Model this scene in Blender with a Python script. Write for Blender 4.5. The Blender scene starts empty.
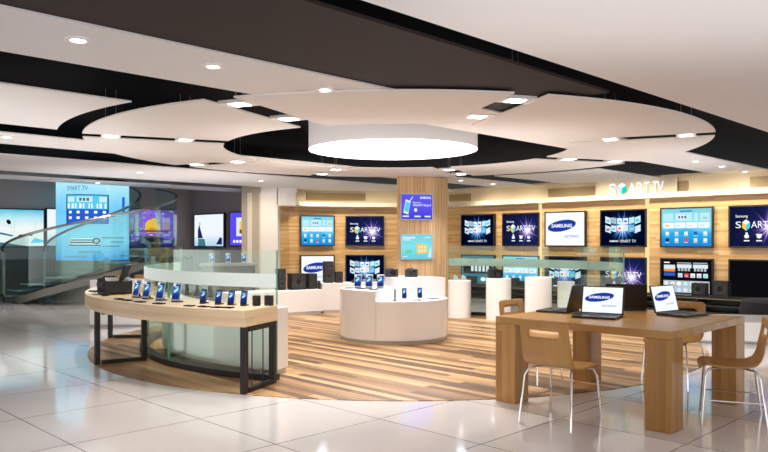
import bpy, math, random
from math import sin, cos, pi, atan2, sqrt, radians, asin, hypot
random.seed(7)
S = bpy.context.scene
COL = S.collection
F, HX, HY, CAMH = 719.0, 384.0, 241.0, 1.4
R2 = sqrt(2)
CX, CY = 0.18, 10.42            # the common centre of the round floor, ceiling ring and counters

def at(px, py, z):              # point of a horizontal plane
    Y = (CAMH - z) * F / (py - HY)
    return ((px - HX) / F * Y, Y)
def pol(r, a, c=(CX, CY)):
    return (c[0] + r * cos(radians(a)), c[1] + r * sin(radians(a)))

# ------------------------------------------------------------------ materials
M = {}
def new_mat(name):
    m = bpy.data.materials.new(name); m.use_nodes = True
    nt = m.node_tree; nt.nodes.clear()
    return m, nt, nt.nodes.new('ShaderNodeOutputMaterial')
def N(nt, t, **kw):
    n = nt.nodes.new(t)
    for k, v in kw.items(): setattr(n, k, v)
    return n
def L(nt, a, b): nt.links.new(a, b)
def pbr(name, col, rough=.5, metal=0., spec=.5, coat=0., noise=0., em=None, ems=0.):
    m, nt, out = new_mat(name)
    p = N(nt, 'ShaderNodeBsdfPrincipled')
    p.inputs['Base Color'].default_value = (*col, 1)
    p.inputs['Roughness'].default_value = rough
    p.inputs['Metallic'].default_value = metal
    p.inputs['Specular IOR Level'].default_value = spec
    p.inputs['Coat Weight'].default_value = coat
    if em:
        p.inputs['Emission Color'].default_value = (*em, 1); p.inputs['Emission Strength'].default_value = ems
    if noise:
        tc = N(nt, 'ShaderNodeTexCoord'); nz = N(nt, 'ShaderNodeTexNoise'); nz.inputs['Scale'].default_value = 3
        mx = N(nt, 'ShaderNodeMix', data_type='RGBA')
        L(nt, tc.outputs['Object'], nz.inputs['Vector']); L(nt, nz.outputs['Fac'], mx.inputs['Factor'])
        mx.inputs[6].default_value = (*[c * (1 - noise) for c in col], 1)
        mx.inputs[7].default_value = (*[min(1, c * (1 + noise)) for c in col], 1)
        L(nt, mx.outputs[2], p.inputs['Base Color'])
    L(nt, p.outputs[0], out.inputs[0]); M[name] = m; return m
def emi(name, col, s=1.):
    m, nt, out = new_mat(name); e = N(nt, 'ShaderNodeEmission')
    e.inputs[0].default_value = (*col, 1); e.inputs[1].default_value = s
    L(nt, e.outputs[0], out.inputs[0]); M[name] = m; return m
def math_n(nt, op, a=None, b=None, c=None):
    n = N(nt, 'ShaderNodeMath', operation=op)
    for i, v in enumerate((a, b, c)):
        if v is None: continue
        if isinstance(v, (int, float)): n.inputs[i].default_value = v
        else: L(nt, v, n.inputs[i])
    return n.outputs[0]
def ramp(nt, fac, stops):
    r = N(nt, 'ShaderNodeValToRGB'); e = r.color_ramp.elements
    while len(e) < len(stops): e.new(.5)
    for el, (p, c) in zip(e, stops): el.position = p; el.color = (*c, 1)
    L(nt, fac, r.inputs[0]); return r.outputs[0]
def dirs(nt, vec, d):
    n = N(nt, 'ShaderNodeVectorMath', operation='DOT_PRODUCT'); L(nt, vec, n.inputs[0]); n.inputs[1].default_value = d
    return n.outputs['Value']
def wood(name, across, along, plank, plen, stops, rough=.35, grain=40, world=False, coat=0., seam=.0, contrast=1.):
    """boards: 'across' the board width direction, 'along' its length; tone per board plus fine grain"""
    m, nt, out = new_mat(name)
    if world: vec = N(nt, 'ShaderNodeNewGeometry').outputs['Position']
    else: vec = N(nt, 'ShaderNodeTexCoord').outputs['Object']
    a = dirs(nt, vec, across); b = dirs(nt, vec, along)
    row = math_n(nt, 'FLOOR', math_n(nt, 'DIVIDE', a, plank))
    wn = N(nt, 'ShaderNodeTexWhiteNoise', noise_dimensions='1D'); L(nt, row, wn.inputs['W'])
    sh = math_n(nt, 'MULTIPLY_ADD', wn.outputs['Value'], 7.3, math_n(nt, 'DIVIDE', b, plen))
    cell = math_n(nt, 'FLOOR', sh)
    cv = N(nt, 'ShaderNodeCombineXYZ'); L(nt, row, cv.inputs[0]); L(nt, cell, cv.inputs[1])
    w2 = N(nt, 'ShaderNodeTexWhiteNoise', noise_dimensions='2D'); L(nt, cv.outputs[0], w2.inputs['Vector'])
    gv = N(nt, 'ShaderNodeCombineXYZ')
    L(nt, math_n(nt, 'MULTIPLY', a, grain), gv.inputs[0]); L(nt, math_n(nt, 'MULTIPLY', b, grain * .05), gv.inputs[1])
    L(nt, math_n(nt, 'MULTIPLY', w2.outputs['Value'], 9.), gv.inputs[2])
    nz = N(nt, 'ShaderNodeTexNoise'); nz.inputs['Scale'].default_value = 1.; nz.inputs['Detail'].default_value = 4
    L(nt, gv.outputs[0], nz.inputs['Vector'])
    f = math_n(nt, 'ADD', math_n(nt, 'MULTIPLY', w2.outputs['Value'], .62 * contrast), math_n(nt, 'MULTIPLY', nz.outputs['Fac'], .55))
    f = math_n(nt, 'ADD', f, -.08 + .31 * (1 - contrast))
    col = ramp(nt, f, stops)
    if seam:
        fr = math_n(nt, 'FRACT', math_n(nt, 'DIVIDE', a, plank))
        lt = math_n(nt, 'LESS_THAN', fr, seam)
        mx = N(nt, 'ShaderNodeMix', data_type='RGBA'); L(nt, math_n(nt, 'MULTIPLY', lt, .6), mx.inputs['Factor'])
        L(nt, col, mx.inputs[6]); mx.inputs[7].default_value = (.05, .025, .01, 1); col = mx.outputs[2]
    p = N(nt, 'ShaderNodeBsdfPrincipled'); L(nt, col, p.inputs['Base Color'])
    p.inputs['Roughness'].default_value = rough; p.inputs['Coat Weight'].default_value = coat
    bp = N(nt, 'ShaderNodeBump'); bp.inputs['Strength'].default_value = .05; L(nt, nz.outputs['Fac'], bp.inputs['Height'])
    L(nt, bp.outputs[0], p.inputs['Normal'])
    L(nt, p.outputs[0], out.inputs[0]); M[name] = m
def glass(name, tint, gloss=.12):
    m, nt, out = new_mat(name)
    t = N(nt, 'ShaderNodeBsdfTransparent'); t.inputs[0].default_value = (*tint, 1)
    g = N(nt, 'ShaderNodeBsdfGlossy'); g.inputs['Roughness'].default_value = .02; g.inputs[0].default_value = (.9, 1, .95, 1)
    fr = N(nt, 'ShaderNodeLayerWeight'); fr.inputs[0].default_value = .25
    mx = N(nt, 'ShaderNodeMixShader')
    L(nt, math_n(nt, 'MULTIPLY_ADD', fr.outputs['Fresnel'], .3, gloss * .3), mx.inputs[0]); L(nt, t.outputs[0], mx.inputs[1]); L(nt, g.outputs[0], mx.inputs[2])
    L(nt, mx.outputs[0], out.inputs[0]); M[name] = m
def frost(name, col, alpha):
    m, nt, out = new_mat(name)
    t = N(nt, 'ShaderNodeBsdfTransparent'); d = N(nt, 'ShaderNodeBsdfDiffuse'); tl = N(nt, 'ShaderNodeBsdfTranslucent')
    d.inputs[0].default_value = (*col, 1); tl.inputs[0].default_value = (*col, 1)
    a = N(nt, 'ShaderNodeAddShader'); mx = N(nt, 'ShaderNodeMixShader'); mx.inputs[0].default_value = alpha
    m2 = N(nt, 'ShaderNodeMixShader'); m2.inputs[0].default_value = .5
    L(nt, d.outputs[0], m2.inputs[1]); L(nt, tl.outputs[0], m2.inputs[2])
    L(nt, t.outputs[0], mx.inputs[1]); L(nt, m2.outputs[0], mx.inputs[2]); L(nt, mx.outputs[0], out.inputs[0]); M[name] = m

def tile_floor():
    m, nt, out = new_mat('tile')
    g = N(nt, 'ShaderNodeNewGeometry').outputs['Position']
    u = dirs(nt, g, (1 / R2, 1 / R2, 0)); v = dirs(nt, g, (1 / R2, -1 / R2, 0))
    fu = math_n(nt, 'ABSOLUTE', math_n(nt, 'SUBTRACT', math_n(nt, 'FRACT', math_n(nt, 'ADD', u, .525)), .5))
    fv = math_n(nt, 'ABSOLUTE', math_n(nt, 'SUBTRACT', math_n(nt, 'FRACT', math_n(nt, 'ADD', v, .53)), .5))
    gr = math_n(nt, 'LESS_THAN', math_n(nt, 'MINIMUM', fu, fv), .0045)
    cu = N(nt, 'ShaderNodeCombineXYZ'); L(nt, math_n(nt, 'FLOOR', math_n(nt, 'ADD', u, .025)), cu.inputs[0]); L(nt, math_n(nt, 'FLOOR', math_n(nt, 'ADD', v, .03)), cu.inputs[1])
    wn = N(nt, 'ShaderNodeTexWhiteNoise', noise_dimensions='2D'); L(nt, cu.outputs[0], wn.inputs['Vector'])
    base = ramp(nt, wn.outputs['Value'], [(0, (.70, .665, .655)), (1, (.75, .715, .705))])
    mx = N(nt, 'ShaderNodeMix', data_type='RGBA'); L(nt, gr, mx.inputs['Factor']); L(nt, base, mx.inputs[6]); mx.inputs[7].default_value = (.16, .15, .145, 1)
    p = N(nt, 'ShaderNodeBsdfPrincipled'); L(nt, mx.outputs[2], p.inputs['Base Color'])
    p.inputs['Roughness'].default_value = .09; p.inputs['Specular IOR Level'].default_value = .6
    p.inputs['Coat Weight'].default_value = .25; p.inputs['Coat Roughness'].default_value = .04
    L(nt, p.outputs[0], out.inputs[0]); M['tile'] = m
tile_floor()
U = (1 / R2, 1 / R2, 0); V = (1 / R2, -1 / R2, 0)
wood('deck', U, V, .095, 3.2, [(.1, (.05, .02, .007)), (.34, (.19, .088, .03)), (.55, (.37, .20, .077)), (.76, (.52, .315, .135)), (.95, (.64, .44, .22))], .38, 45, True, .0)
WALLST = [(0, (.44, .25, .10)), (.45, (.64, .40, .18)), (.75, (.74, .50, .26)), (1, (.84, .62, .37))]
wood('wall_wood', (0, 0, 1), (.7, .7, 0), .045, 1.4, WALLST, .45, 50, True)
wood('wall_wood_right', (0, 0, 1), V, .045, 1.4, WALLST, .45, 50, True)
wood('column_wood', (.86, .51, 0), (0, 0, 1), .028, 1.1, [(0, (.42, .24, .11)), (.4, (.60, .39, .2)), (1, (.76, .56, .34))], .45, 50, True)
wood('table_wood_a', (1, 0, 0), (0, 1, 0), .09, 1.2, [(0, (.25, .115, .026)), (.5, (.40, .20, .05)), (1, (.54, .30, .085))], .32, 45, contrast=.5)
wood('table_wood_v', (.6, .8, 0), (0, 0, 1), .04, 3., [(0, (.22, .10, .022)), (.5, (.38, .185, .045)), (1, (.54, .29, .08))], .35, 60, contrast=.8)
wood('desk_wood', (0, 0, 1), (.9, .4, 0), .05, 1.5, [(0, (.55, .38, .21)), (.5, (.74, .56, .36)), (1, (.86, .71, .50))], .35, 30, contrast=.5)
wood('desk_wood_top', (.5, .85, 0), (.85, -.5, 0), .1, 1.5, [(0, (.56, .39, .22)), (.5, (.72, .54, .34)), (1, (.84, .68, .47))], .3, 26, contrast=.4)
wood('ply', (1, 0, 0), (0, .5, .9), .3, 3., [(0, (.27, .13, .03)), (.5, (.43, .22, .058)), (1, (.56, .31, .095))], .35, 90, contrast=.4)
pbr('ceil_white', (.78, .765, .77), .7, noise=.015)
pbr('ceil_edge', (.85, .82, .8), .6)
pbr('ceil_dark', (.0045, .0045, .006), .9, spec=.1)
pbr('ceil_dark_lit', (.032, .024, .024), .7, spec=.2, noise=.05)
pbr('cream', (.74, .66, .52), .6); pbr('tan', (.34, .26, .16), .7)
pbr('lip_white', (.82, .76, .66), .5)
pbr('grey_wall', (.42, .325, .30), .7, noise=.03); pbr('grey_dark', (.12, .10, .09), .7)
pbr('pillar_white', (.93, .90, .88), .5); pbr('pillar_beige', (.50, .43, .36), .6)
pbr('gloss_white', (.92, .90, .89), .22, coat=.3); pbr('plinth_grey', (.52, .49, .46), .4)
pbr('plinth_white', (.78, .75, .74), .4)
pbr('black', (.012, .012, .014), .35); pbr('black_metal', (.014, .012, .012), .4, metal=.3)
pbr('black_gloss', (.006, .006, .008), .08); pbr('key', (.03, .03, .035), .5)
pbr('dark_fabric', (.007, .0065, .0065), .85, noise=.2)
pbr('chrome', (.78, .76, .76), .16, metal=1.); pbr('steel', (.45, .46, .46), .3, metal=1.)
pbr('silver', (.55, .56, .58), .3, metal=.6); pbr('base_grey', (.27, .27, .235), .4, coat=.2)
pbr('shelf_black', (.015, .016, .016), .4); pbr('speaker_grey', (.018, .017, .017), .6); pbr('cone', (.028, .026, .025), .5)
pbr('drum_side', (.84, .80, .79), .5, em=(1, .95, .93), ems=.2)
pbr('glass_edge', (.10, .36, .26), .15, em=(.25, .7, .5), ems=.05)
glass('glass', (.93, .985, .96), .08); glass('stair_glass', (.90, .97, .95), .1)
pbr('tread', (.16, .27, .28), .1, coat=.4)
frost('frost', (.90, .97, 1.), .84); frost('frost_grey', (.60, .70, .66), .80)
emi('drum_light', (1, .97, .95), 13.); emi('lamp', (.93, .97, 1), 14.); emi('led', (1, .82, .42), 3.2); emi('led_wall', (1, .80, .38), 1.0)
emi('led_soft', (1, .78, .38), 2.6)
for n, c, s in (('e_white', (.93, .97, 1), 1.05), ('e_logo_blue', (.012, .045, .36), 1.), ('e_black', (.004, .004, .006), 1.), ('e_navy', (.01, .02, .12), 1.),
                ('e_blue', (.02, .12, .62), 1.), ('e_cyan', (.1, .62, .9), 1.), ('e_lightcyan', (.55, .88, .95), 1.), ('e_grey', (.5, .55, .6), 1.),
                ('e_yellow', (1., .62, .05), 1.), ('e_orange', (.95, .3, .04), 1.), ('e_green', (.15, .7, .3), 1.), ('e_red', (.8, .08, .08), 1.),
                ('e_purple', (.3, .12, .75), 1.), ('e_brown', (.22, .06, .03), 1.), ('e_teal', (.0, .75, .55), 1.), ('e_dkteal', (.05, .2, .25), 1.), ('e_sign', (.95, .97, 1), 1.25),
                ('e_pale', (.75, .85, .92), 1.), ('e_violet', (.10, .07, .80), 1.1)):
    emi(n, c, s)
def grad(name, stops, axis=(0, 0, 1), lo=-.5, hi=.5, strength=1.):
    m, nt, out = new_mat(name)
    v = dirs(nt, N(nt, 'ShaderNodeTexCoord').outputs['Object'], axis)
    f = math_n(nt, 'DIVIDE', math_n(nt, 'SUBTRACT', v, lo), hi - lo)
    nz = N(nt, 'ShaderNodeTexNoise'); nz.inputs['Scale'].default_value = 4
    f = math_n(nt, 'ADD', f, math_n(nt, 'MULTIPLY', math_n(nt, 'SUBTRACT', nz.outputs['Fac'], .5), .25))
    e = N(nt, 'ShaderNodeEmission'); L(nt, ramp(nt, f, stops), e.inputs[0]); e.inputs[1].default_value = strength
    L(nt, e.outputs[0], out.inputs[0]); M[name] = m
grad('g_apps', [(0, (.01, .22, .66)), (.38, (.03, .45, .85)), (.55, (.35, .80, .93)), (1, (.22, .68, .82))], lo=-.4, hi=.4)
grad('g_poster', [(0, (.03, .36, .82)), (.3, (.22, .66, .90)), (.65, (.16, .55, .86)), (1, (.42, .80, .92))], lo=.95, hi=2.8, strength=1.1)
grad('g_sky', [(0, (.75, .9, .9)), (.5, (.9, .95, .94)), (.75, (.55, .85, .92)), (1, (.08, .55, .75))], lo=-.45, hi=.45)
grad('g_cool', [(0, (.45, .65, .85)), (.4, (.9, .95, 1)), (1, (.85, .95, 1))], lo=-.45, hi=.45)
grad('g_violet', [(0, (.05, .05, .6)), (.5, (.12, .09, .9)), (1, (.10, .10, .75))], lo=-.3, hi=.3, strength=1.)
grad('g_cyan', [(0, (.10, .62, .80)), (.5, (.25, .78, .85)), (1, (.16, .66, .80))], lo=-.3, hi=.3)
grad('g_phone', [(0, (.01, .03, .18)), (.35, (.03, .16, .6)), (.6, (.35, .65, .95)), (.8, (.05, .22, .7)), (1, (.02, .08, .35))], lo=0., hi=1., strength=1.)
grad('g_cube', [(0, (.0, .55, .75)), (.5, (.55, .75, .1)), (1, (1., .7, .05))], lo=-.03, hi=.1)
def burst(name, cx, cz, stops, fall, k=5., strength=1.):
    m, nt, out = new_mat(name)
    sx = N(nt, 'ShaderNodeSeparateXYZ'); L(nt, N(nt, 'ShaderNodeTexCoord').outputs['Object'], sx.inputs[0])
    dx = math_n(nt, 'SUBTRACT', sx.outputs[0], cx); dz = math_n(nt, 'SUBTRACT', sx.outputs[2], cz)
    an = math_n(nt, 'ARCTAN2', dz, dx)
    r = math_n(nt, 'SQRT', math_n(nt, 'ADD', math_n(nt, 'MULTIPLY', dx, dx), math_n(nt, 'MULTIPLY', dz, dz)))
    cv = N(nt, 'ShaderNodeCombineXYZ'); L(nt, math_n(nt, 'MULTIPLY', an, k), cv.inputs[0])
    nz = N(nt, 'ShaderNodeTexNoise'); nz.inputs['Scale'].default_value = 1.; nz.inputs['Detail'].default_value = 3; L(nt, cv.outputs[0], nz.inputs['Vector'])
    ray = math_n(nt, 'MULTIPLY', math_n(nt, 'POWER', nz.outputs['Fac'], 2.2), 3.6)
    ex = math_n(nt, 'EXPONENT', math_n(nt, 'MULTIPLY', r, -fall))
    core = math_n(nt, 'EXPONENT', math_n(nt, 'MULTIPLY', r, -fall * 3))
    f = math_n(nt, 'ADD', math_n(nt, 'MULTIPLY', ray, ex), math_n(nt, 'MULTIPLY', core, .6))
    e = N(nt, 'ShaderNodeEmission'); L(nt, ramp(nt, f, stops), e.inputs[0]); e.inputs[1].default_value = strength
    L(nt, e.outputs[0], out.inputs[0]); M[name] = m
burst('b_smart', .2, -.02, [(0, (.004, .006, .03)), (.35, (.012, .018, .10)), (.6, (.16, .09, .42)), (.85, (.75, .6, .95)), (1, (1, 1, 1))], 3.8)
burst('b_tiles', .0, .02, [(0, (.0, .0, .006)), (.35, (.0, .006, .035)), (.6, (.06, .22, .65)), (.85, (.55, .82, 1)), (1, (1, 1, 1))], 3.6, 6.)

# ------------------------------------------------------------------ mesh builder
class MB:
    def __init__(s): s.v = []; s.f = []; s.m = []
    def add(s, vs, fs, mi=0):
        o = len(s.v); s.v += [tuple(p) for p in vs]; s.f += [tuple(i + o for i in f) for f in fs]; s.m += [mi] * len(fs); return s
    def box(s, c, d, rz=0., mi=0, rx=0.):
        hx, hy, hz = d[0] / 2, d[1] / 2, d[2] / 2; vs = []
        for x, y, z in ((-1, -1, -1), (1, -1, -1), (1, 1, -1), (-1, 1, -1), (-1, -1, 1), (1, -1, 1), (1, 1, 1), (-1, 1, 1)):
            px, py, pz = x * hx, y * hy, z * hz
            py, pz = py * cos(rx) - pz * sin(rx), py * sin(rx) + pz * cos(rx)
            vs.append((c[0] + px * cos(rz) - py * sin(rz), c[1] + px * sin(rz) + py * cos(rz), c[2] + pz))
        return s.add(vs, [(3, 2, 1, 0), (4, 5, 6, 7), (0, 1, 5, 4), (1, 2, 6, 5), (2, 3, 7, 6), (3, 0, 4, 7)], mi)
    def prism(s, pts, z0, z1, mi=0, top=None):
        n = len(pts)
        vs = [(p[0], p[1], z0) for p in pts] + [(p[0], p[1], z1) for p in pts]
        s.add(vs, [tuple(range(n - 1, -1, -1))], mi)
        s.add(vs, [tuple(range(n, 2 * n))], mi if top is None else top)
        return s.add(vs, [(i, (i + 1) % n, (i + 1) % n + n, i + n) for i in range(n)], mi)
    def strip(s, A, B, z0, z1, mi=0, side=None, top=None, closed=False):
        """solid between two matching polylines A (outer) and B (inner)"""
        side = mi if side is None else side; top = mi if top is None else top
        n = len(A); vs = [(p[0], p[1], z) for z in (z0, z1) for l in (A, B) for p in l]
        a0, b0, a1, b1 = 0, n, 2 * n, 3 * n
        o = len(s.v); s.v += vs
        def f(q, m): s.f.append(tuple(o + i for i in q)); s.m.append(m)
        for i in range(n - 1 + (1 if closed else 0)):
            j = (i + 1) % n
            f((a0 + i, b0 + i, b0 + j, a0 + j), mi); f((a1 + i, a1 + j, b1 + j, b1 + i), top)
            f((a0 + i, a0 + j, a1 + j, a1 + i), side); f((b0 + i, b1 + i, b1 + j, b0 + j), side)
        if not closed:
            f((a0, a1, b1, b0), side); k = n - 1; f((a0 + k, b0 + k, b1 + k, a1 + k), side)
        return s
    def sector(s, r0, r1, a0, a1, z0, z1, n=40, mi=0, side=None, top=None, c=(0, 0)):
        An = [a0 + (a1 - a0) * i / n for i in range(n + 1)]
        return s.strip([pol(r1, a, c) for a in An], [pol(r0, a, c) for a in An], z0, z1, mi, side, top)
    def lathe(s, prof, n=32, c=(0, 0, 0), mi=0, cap=True):
        o = len(s.v)
        for r, z in prof:
            for i in range(n): s.v.append((c[0] + r * cos(2 * pi * i / n), c[1] + r * sin(2 * pi * i / n), c[2] + z))
        for k in range(len(prof) - 1):
            for i in range(n):
                j = (i + 1) % n; s.f.append((o + k * n + i, o + k * n + j, o + (k + 1) * n + j, o + (k + 1) * n + i)); s.m.append(mi)
        if cap:
            s.f.append(tuple(o + i for i in range(n - 1, -1, -1))); s.m.append(mi)
            q = o + (len(prof) - 1) * n; s.f.append(tuple(q + i for i in range(n))); s.m.append(mi)
        return s
    def tube(s, pts, r, n=8, mi=0):
        from mathutils import Vector
        P = [Vector(p) for p in pts]; o = len(s.v); up = None
        for i, p in enumerate(P):
            t = (P[min(i + 1, len(P) - 1)] - P[max(i - 1, 0)]).normalized()
            if up is None: up = Vector((0, 0, 1)) if abs(t.z) < .9 else Vector((1, 0, 0))
            a = t.cross(up).normalized(); b = a.cross(t).normalized(); up = b
            for k in range(n): s.v.append(tuple(p + a * r * cos(2 * pi * k / n) + b * r * sin(2 * pi * k / n)))
        for i in range(len(P) - 1):
            for k in range(n):
                j = (k + 1) % n; s.f.append((o + i * n + k, o + i * n + j, o + (i + 1) * n + j, o + (i + 1) * n + k)); s.m.append(mi)
        s.f.append(tuple(o + k for k in range(n - 1, -1, -1))); s.m.append(mi)
        q = o + (len(P) - 1) * n; s.f.append(tuple(q + k for k in range(n))); s.m.append(mi)
        return s
    # flat artwork in the local XZ plane, facing -Y
    def rect(s, x0, x1, z0, z1, y, mi): return s.add([(x0, y, z0), (x1, y, z0), (x1, y, z1), (x0, y, z1)], [(0, 1, 2, 3)], mi)
    def poly(s, pts, y, mi): return s.add([(p[0], y, p[1]) for p in pts], [tuple(range(len(pts)))], mi)
    def ell(s, cx, cz, a, b, y, mi, rot=0., n=28):
        return s.poly([(cx + a * cos(t) * cos(rot) - b * sin(t) * sin(rot), cz + a * cos(t) * sin(rot) + b * sin(t) * cos(rot)) for t in [2 * pi * i / n for i in range(n)]], y, mi)
    def text(s, body, x0, x1, z0, z1, y, mi, rot=0., bold=.02):
        vs, fs = text_mesh(body, bold)
        xs = [p[0] for p in vs]; zs = [p[1] for p in vs]; ax, bx, az, bz = min(xs), max(xs), min(zs), max(zs)
        cx, cz = (x0 + x1) / 2, (z0 + z1) / 2; out = []
        for p in vs:
            u = (p[0] - ax) / (bx - ax) * (x1 - x0) - (x1 - x0) / 2; w = (p[1] - az) / (bz - az) * (z1 - z0) - (z1 - z0) / 2
            out.append((cx + u * cos(rot) - w * sin(rot), y, cz + u * sin(rot) + w * cos(rot)))
        return s.add(out, fs, mi)
    def xf(s, fn): s.v = [fn(p) for p in s.v]; return s
    def mesh(s, name, mats, smooth=False):
        me = bpy.data.meshes.new(name); me.from_pydata(s.v, [], s.f)
        for m in (mats if isinstance(mats, (list, tuple)) else [mats]): me.materials.append(M[m])
        for p, mi in zip(me.polygons, s.m): p.material_index = mi; p.use_smooth = smooth
        me.update(); return me
    def build(s, name, mats, parent=None, smooth=False, loc=None, rz=0., bevel=0., fixn=True):
        me = s.mesh(name, mats, smooth)
        if fixn:
            import bmesh
            bm = bmesh.new(); bm.from_mesh(me); bmesh.ops.recalc_face_normals(bm, faces=bm.faces); bm.to_mesh(me); bm.free()
        o = bpy.data.objects.new(name, me); COL.objects.link(o); o.parent = parent
        if loc: o.location = loc
        o.rotation_euler.z = rz
        if bevel:
            b = o.modifiers.new('bevel', 'BEVEL'); b.width = bevel; b.segments = 2; b.limit_method = 'ANGLE'; b.angle_limit = radians(40)
        if smooth: 
            try: me.set_sharp_from_angle(angle=radians(35))
            except Exception: pass
        return o
TXT = {}
def text_mesh(body, bold):
    k = (body, bold)
    if k not in TXT:
        c = bpy.data.curves.new('lettering', 'FONT'); c.body = body; c.offset = bold; c.resolution_u = 3
        o = bpy.data.objects.new('lettering', c); COL.objects.link(o)
        dg = bpy.context.evaluated_depsgraph_get(); me = bpy.data.meshes.new_from_object(o.evaluated_get(dg))
        TXT[k] = ([tuple(v.co) for v in me.vertices], [tuple(p.vertices) for p in me.polygons])
        bpy.data.objects.remove(o); bpy.data.curves.remove(c); bpy.data.meshes.remove(me)
    return TXT[k]
def tag(o, label, cat, group=None, kind=None):
    o['label'] = label; o['category'] = cat
    if group: o['group'] = group
    if kind: o['kind'] = kind
    return o
def thing(name, label, cat, loc=(0, 0, 0), rz=0., group=None):
    o = bpy.data.objects.new(name, None); COL.objects.link(o); o.empty_display_size = .1
    o.location = loc; o.rotation_euler.z = rz
    return tag(o, label, cat, group)
def struct(o, label=None):
    o['kind'] = 'structure'
    if label: o['label'] = label
    return o
def dup(root, label, loc, rz=0., group=None):
    r = root.copy(); COL.objects.link(r); r.location = loc; r.rotation_euler = (0, 0, rz); r['label'] = label
    if group: r['group'] = group
    for ch in list(root.children):
        c = ch.copy(); COL.objects.link(c); c.parent = r
        for g in list(ch.children):
            d = g.copy(); COL.objects.link(d); d.parent = c
    return r

# ------------------------------------------------------------------ setting: floor, walls
struct(MB().box((0, 13.5, -.05), (36, 28, .1)).build('floor', 'tile'))
struct(MB().lathe([(4.14, .0), (4.14, .006)], 128, (CX, CY, 0)).build('floor', 'deck'), 'round timber plank floor set into the pale tiles')

ZW = 2.285
struct(MB().prism([(-14, 12.6), (-5.6, 21.0), (-5.7, 21.2), (-14.2, 12.8)], 0, 3.3).build('wall_left', 'grey_wall'))
struct(MB().prism([(-14, 12.62), (-5.62, 21.0), (-5.59, 20.97), (-13.97, 12.59)], 0, .95).build('trim_1', 'grey_dark'))
struct(MB().prism([(-5.6, 21.0), (-2.98, 18.38), (-2.9, 18.5), (-5.6, 21.2)], 0, 3.3).build('wall_rear', 'grey_wall'))
LW = [(-2.72, 18.15), (-2.45, 18.55), (-2.05, 18.78), (-1.6, 18.96), (-1.1, 19.07), (-.5, 19.13), (.3, 19.17), (1.62, 19.18)]
def offs(P, d):
    out = []
    for i, p in enumerate(P):
        a = P[max(i - 1, 0)]; b = P[min(i + 1, len(P) - 1)]; tx, ty = b[0] - a[0], b[1] - a[1]; l = hypot(tx, ty)
        out.append((p[0] + ty / l * d, p[1] - tx / l * d))
    return out
LWo = offs(LW, -.2)
for i0, i1 in [(i, i + 1) for i in range(7)]: struct(MB().strip(LWo[i0:i1 + 1], LW[i0:i1 + 1], 0, ZW + .1).build('wall_back', 'wall_wood'))
def wr(x, k): return (x, k - x)          # points of the right wall, X + Y = k
def wpx(px, k): s = (px - HX) / F; Y = k / (1 + s); return (s * Y, Y)
SEG = [(1.5, wpx(541, 20.8)[0], 20.8), (wpx(541, 20.72)[0], wpx(648, 20.72)[0], 20.72), (wpx(648, 20.64)[0], 9.6, 20.64)]
for x0, x1, k in SEG: struct(MB().prism([wr(x0, k), wr(x1, k), wr(x1, 21.1), wr(x0, 21.1)], 0, ZW + .1).build('wall_right', 'wall_wood_right'))
b = MB()
for px, k in ((541.5, 20.74), (648.5, 20.66)):
    p = wpx(px, k + .02); b.box((p[0] - .02, p[1] - .0, 1.15), (.09, .03, 2.27), -pi / 4)
b.box((1.42, 18.9, 1.15), (.22, .05, 2.27))
struct(b.build('trim_2', 'led_wall'), 'warm vertical light strips at the wall panel joints')
# lip, fascia, tan panels that paint the shade of recesses
b = MB()
b.prism([wr(1.2, 20.3), wr(9.6, 20.3), wr(9.6, 20.85), wr(1.5, 20.85)], ZW, 2.39)
struct(b.build('trim_3', 'lip_white'), 'white ledge above the right television wall')
b = MB(); b.prism([wr(1.2, 20.72), wr(9.6, 20.72), wr(9.6, 21.1), wr(1.5, 21.1)], 2.39, 2.74)
p, q = wpx(596, 20.42), wpx(677, 20.42); b.prism([p, q, wr(q[0] + .1, 20.72), wr(p[0] + .1, 20.72)], 2.39, 2.7)
struct(b.build('trim_4', 'cream'), 'cream fascia above the right television wall')
b = MB()
for x0, x1 in ((548, 594.5), (678, 688), (750, 790)):
    p, q = wpx(x0, 20.68), wpx(x1, 20.68); b.prism([p, q, wr(q[0] + .02, 20.72), wr(p[0] + .02, 20.72)], 2.42, 2.62)
p, q = wpx(449, 20.68), wpx(470, 20.68); b.prism([p, q, wr(q[0] + .02, 20.72), wr(p[0] + .02, 20.72)], 2.42, 2.62)
struct(b.build('trim_5', 'tan'), 'tan panels on the cream fascia, coloured as shaded recesses')
b = MB(); b.prism([wr(1.4, 20.60), wr(9.5, 20.60), wr(9.5, 20.64), wr(1.4, 20.64)], 2.39, 2.405)
struct(b.build('trim_6', 'led_soft'), 'warm light strip on the right ledge')
LIP = offs(LW, .55); LIP[0] = (-2.1, 17.75)
struct(MB().strip(LW, LIP, ZW, 2.39).build('trim_7', 'lip_white'), 'white curved ledge above the left television wall')
b = MB(); b.strip(offs(LW, -.2), offs(LW, .05), 2.39, 2.76); struct(b.build('trim_8', 'cream'), 'cream curved fascia above the left television wall')
FL = offs(LW, .10)[2:6]; struct(MB().strip(offs(LW, .05)[2:6], FL, 2.47, 2.66).build('trim_9', 'tan'), 'tan panel on the curved fascia, coloured as a shaded recess')  # shade of the curved recess put into a tan panel
G0 = offs(LW, .18)[1:]; G1 = offs(LW, .14)[1:]; struct(MB().strip(G1, G0, 2.39, 2.405).build('trim_10', 'led_soft'), 'warm light strip on the curved ledge')
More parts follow.
